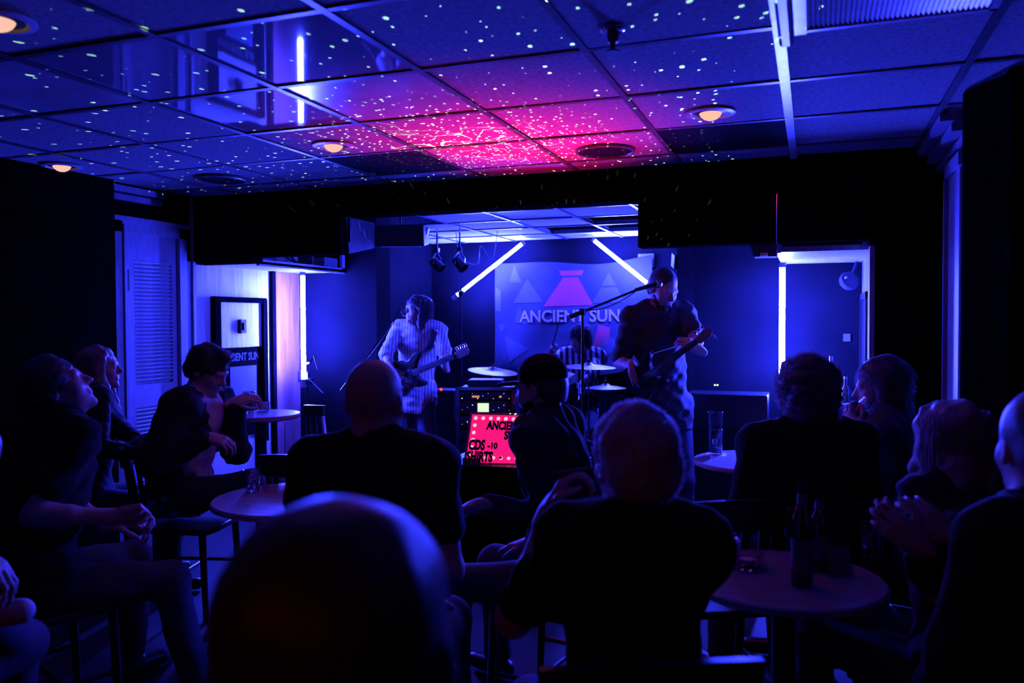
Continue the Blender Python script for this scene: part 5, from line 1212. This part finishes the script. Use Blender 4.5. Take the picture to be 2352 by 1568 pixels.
cw = atd(1100, 560, 8.2)
tag(MB().tube(smooth_pts([Vector((cw.x-.25, cw.y, ZC)), Vector((cw.x-.2, cw.y, cw.z-.12)), Vector((cw.x-.02, cw.y, cw.z-.2)), Vector((cw.x+.02, cw.y, cw.z-.02)), Vector((cw.x+.14, cw.y, cw.z-.16)), Vector((cw.x+.2, cw.y, ZC))], 6), .004, 6).build('hanging_wire', 'bar_white'), 'loose pale wire looping under the stage ceiling by the slanted tube', 'wire')
# ------------------------------------------------------------------ star projector, its light, small lamps' light
PJ = Vector((-1.40, 4.32, .80))
pt = bpy.data.lights.new('star_light', 'POINT'); pt.shadow_soft_size = 0; pt.energy = 1; pt.use_nodes = True
nt = pt.node_tree; em = [n for n in nt.nodes if n.type == 'EMISSION'][0]
tc = nt.nodes.new('ShaderNodeTexCoord')
vo = nt.nodes.new('ShaderNodeTexVoronoi'); vo.inputs['Scale'].default_value = 60; vo.inputs['Randomness'].default_value = 1
vo.voronoi_dimensions = '2D'
s0 = nt.nodes.new('ShaderNodeSeparateXYZ'); nt.links.new(tc.outputs['Normal'], s0.inputs[0])
z1 = nt.nodes.new('ShaderNodeMath'); z1.operation = 'ADD'; z1.inputs[1].default_value = 1.0; nt.links.new(s0.outputs[2], z1.inputs[0])
vd = nt.nodes.new('ShaderNodeVectorMath'); vd.operation = 'DIVIDE'; cx_ = nt.nodes.new('ShaderNodeCombineXYZ')
for i_ in range(3): nt.links.new(z1.outputs[0], cx_.inputs[i_])
nt.links.new(tc.outputs['Normal'], vd.inputs[0]); nt.links.new(cx_.outputs[0], vd.inputs[1]); nt.links.new(vd.outputs[0], vo.inputs['Vector'])
# dot radius differs from star to star
sep = nt.nodes.new('ShaderNodeSeparateColor'); nt.links.new(vo.outputs['Color'], sep.inputs[0])
th = nt.nodes.new('ShaderNodeMath'); th.operation = 'MULTIPLY_ADD'; th.inputs[1].default_value = .135; th.inputs[2].default_value = -.008
pw = nt.nodes.new('ShaderNodeMath'); pw.operation = 'POWER'; pw.inputs[1].default_value = 2.4
nt.links.new(sep.outputs[0], pw.inputs[0]); nt.links.new(pw.outputs[0], th.inputs[0])
lt = nt.nodes.new('ShaderNodeMath'); lt.operation = 'LESS_THAN'
nt.links.new(vo.outputs['Distance'], lt.inputs[0]); nt.links.new(th.outputs[0], lt.inputs[1])
# only upwards
sx = nt.nodes.new('ShaderNodeSeparateXYZ'); nt.links.new(tc.outputs['Normal'], sx.inputs[0])
gt = nt.nodes.new('ShaderNodeMath'); gt.operation = 'GREATER_THAN'; gt.inputs[1].default_value = .48; nt.links.new(sx.outputs[2], gt.inputs[0])
mu = nt.nodes.new('ShaderNodeMath'); mu.operation = 'MULTIPLY'; nt.links.new(lt.outputs[0], mu.inputs[0]); nt.links.new(gt.outputs[0], mu.inputs[1])
gx = nt.nodes.new('ShaderNodeMath'); gx.operation = 'LESS_THAN'; gx.inputs[1].default_value = .52; nt.links.new(sx.outputs[0], gx.inputs[0])
mq = nt.nodes.new('ShaderNodeMath'); mq.operation = 'MULTIPLY'; nt.links.new(mu.outputs[0], mq.inputs[0]); nt.links.new(gx.outputs[0], mq.inputs[1]); mu = mq
gy = nt.nodes.new('ShaderNodeMath'); gy.operation = 'LESS_THAN'; gy.inputs[1].default_value = .45; nt.links.new(sx.outputs[1], gy.inputs[0])
mq = nt.nodes.new('ShaderNodeMath'); mq.operation = 'MULTIPLY'; nt.links.new(mu.outputs[0], mq.inputs[0]); nt.links.new(gy.outputs[0], mq.inputs[1]); mu = mq
# thin swirls near the middle of the cone
nz = nt.nodes.new('ShaderNodeTexNoise'); nz.inputs['Scale'].default_value = 5.5; nz.inputs['Detail'].default_value = 1.5; nz.inputs['Distortion'].default_value = 1.6
nt.links.new(tc.outputs['Normal'], nz.inputs['Vector'])
ab = nt.nodes.new('ShaderNodeMath'); ab.operation = 'SUBTRACT'; ab.inputs[1].default_value = .5; nt.links.new(nz.outputs['Fac'], ab.inputs[0])
a2_ = nt.nodes.new('ShaderNodeMath'); a2_.operation = 'ABSOLUTE'; nt.links.new(ab.outputs[0], a2_.inputs[0])
l2 = nt.nodes.new('ShaderNodeMath'); l2.operation = 'LESS_THAN'; l2.inputs[1].default_value = .006; nt.links.new(a2_.outputs[0], l2.inputs[0])
dn = nt.nodes.new('ShaderNodeVectorMath'); dn.operation = 'DOT_PRODUCT'
_ax = (Vector((-1.62, 3.85, ZC))-PJ).normalized(); dn.inputs[1].default_value = _ax; nt.links.new(tc.outputs['Normal'], dn.inputs[0])
g2 = nt.nodes.new('ShaderNodeMapRange'); g2.inputs[1].default_value = .95; g2.inputs[2].default_value = .99; nt.links.new(dn.outputs['Value'], g2.inputs[0])
m2 = nt.nodes.new('ShaderNodeMath'); m2.operation = 'MULTIPLY'; nt.links.new(l2.outputs[0], m2.inputs[0]); nt.links.new(g2.outputs[0], m2.inputs[1])
m3 = nt.nodes.new('ShaderNodeMath'); m3.operation = 'MULTIPLY_ADD'; m3.inputs[1].default_value = .35; nt.links.new(m2.outputs[0], m3.inputs[0]); nt.links.new(mu.outputs[0], m3.inputs[2])
# a second, denser layer of fine stars in the middle of the cone
v2 = nt.nodes.new('ShaderNodeTexVoronoi'); v2.voronoi_dimensions = '2D'; v2.inputs['Scale'].default_value = 52; nt.links.new(vd.outputs[0], v2.inputs['Vector'])
l3 = nt.nodes.new('ShaderNodeMath'); l3.operation = 'LESS_THAN'; l3.inputs[1].default_value = .085; nt.links.new(v2.outputs['Distance'], l3.inputs[0])
g3 = nt.nodes.new('ShaderNodeMapRange'); g3.inputs[1].default_value = .90; g3.inputs[2].default_value = .96; nt.links.new(dn.outputs['Value'], g3.inputs[0])
m4 = nt.nodes.new('ShaderNodeMath'); m4.operation = 'MULTIPLY'; nt.links.new(l3.outputs[0], m4.inputs[0]); nt.links.new(g3.outputs[0], m4.inputs[1])
mx = nt.nodes.new('ShaderNodeMath'); mx.operation = 'MAXIMUM'; nt.links.new(m3.outputs[0], mx.inputs[0]); nt.links.new(m4.outputs[0], mx.inputs[1])
sv = nt.nodes.new('ShaderNodeVectorMath'); sv.operation = 'SCALE'; sv.inputs[0].default_value = (760, 1500, 760); nt.links.new(mx.outputs[0], sv.inputs['Scale'])
# the red wash of the same lamp
dr = nt.nodes.new('ShaderNodeVectorMath'); dr.operation = 'DOT_PRODUCT'; dr.inputs[1].default_value = (Vector((-1.42, 3.88, ZC))-PJ).normalized(); nt.links.new(tc.outputs['Normal'], dr.inputs[0])
mr = nt.nodes.new('ShaderNodeMapRange'); mr.inputs[1].default_value = .80; mr.inputs[2].default_value = 1.0; nt.links.new(dr.outputs['Value'], mr.inputs[0])
p2_ = nt.nodes.new('ShaderNodeMath'); p2_.operation = 'POWER'; p2_.inputs[1].default_value = 2.2; nt.links.new(mr.outputs[0], p2_.inputs[0])
rv = nt.nodes.new('ShaderNodeVectorMath'); rv.operation = 'SCALE'; rv.inputs[0].default_value = (430, 0, 0); nt.links.new(p2_.outputs[0], rv.inputs['Scale'])
ad = nt.nodes.new('ShaderNodeVectorMath'); ad.operation = 'ADD'; nt.links.new(sv.outputs[0], ad.inputs[0]); nt.links.new(rv.outputs[0], ad.inputs[1])
nt.links.new(ad.outputs[0], em.inputs['Color']); em.inputs['Strength'].default_value = 1.0
po = bpy.data.objects.new('star_light', pt); COL.objects.link(po); po.location = PJ+Vector((0, 0, .05))
t = thing('star_projector', 'small black star projector lamp on the merchandise case', 'projector', PJ-Vector((0, 0, .085)))
MB().lathe([(.05, 0), (.055, .01), (.055, .05), (.045, .075)], n=20).build('body', 'plastic', t, smooth=True)
MB().lathe([(.047, .0), (.05, .03), (.043, .03)], c=(0, 0, .05), n=20).build('rim', 'darkmetal', t, smooth=True)
rl = bpy.data.lights.new('rear_lamp', 'POINT'); rl.energy = 7; rl.color = (1.0, .10, .05); rl.shadow_soft_size = .12   # dim red lamp at the back of the room
ro = bpy.data.objects.new('rear_lamp', rl); COL.objects.link(ro); ro.location = (-.9, -2.2, 2.15)
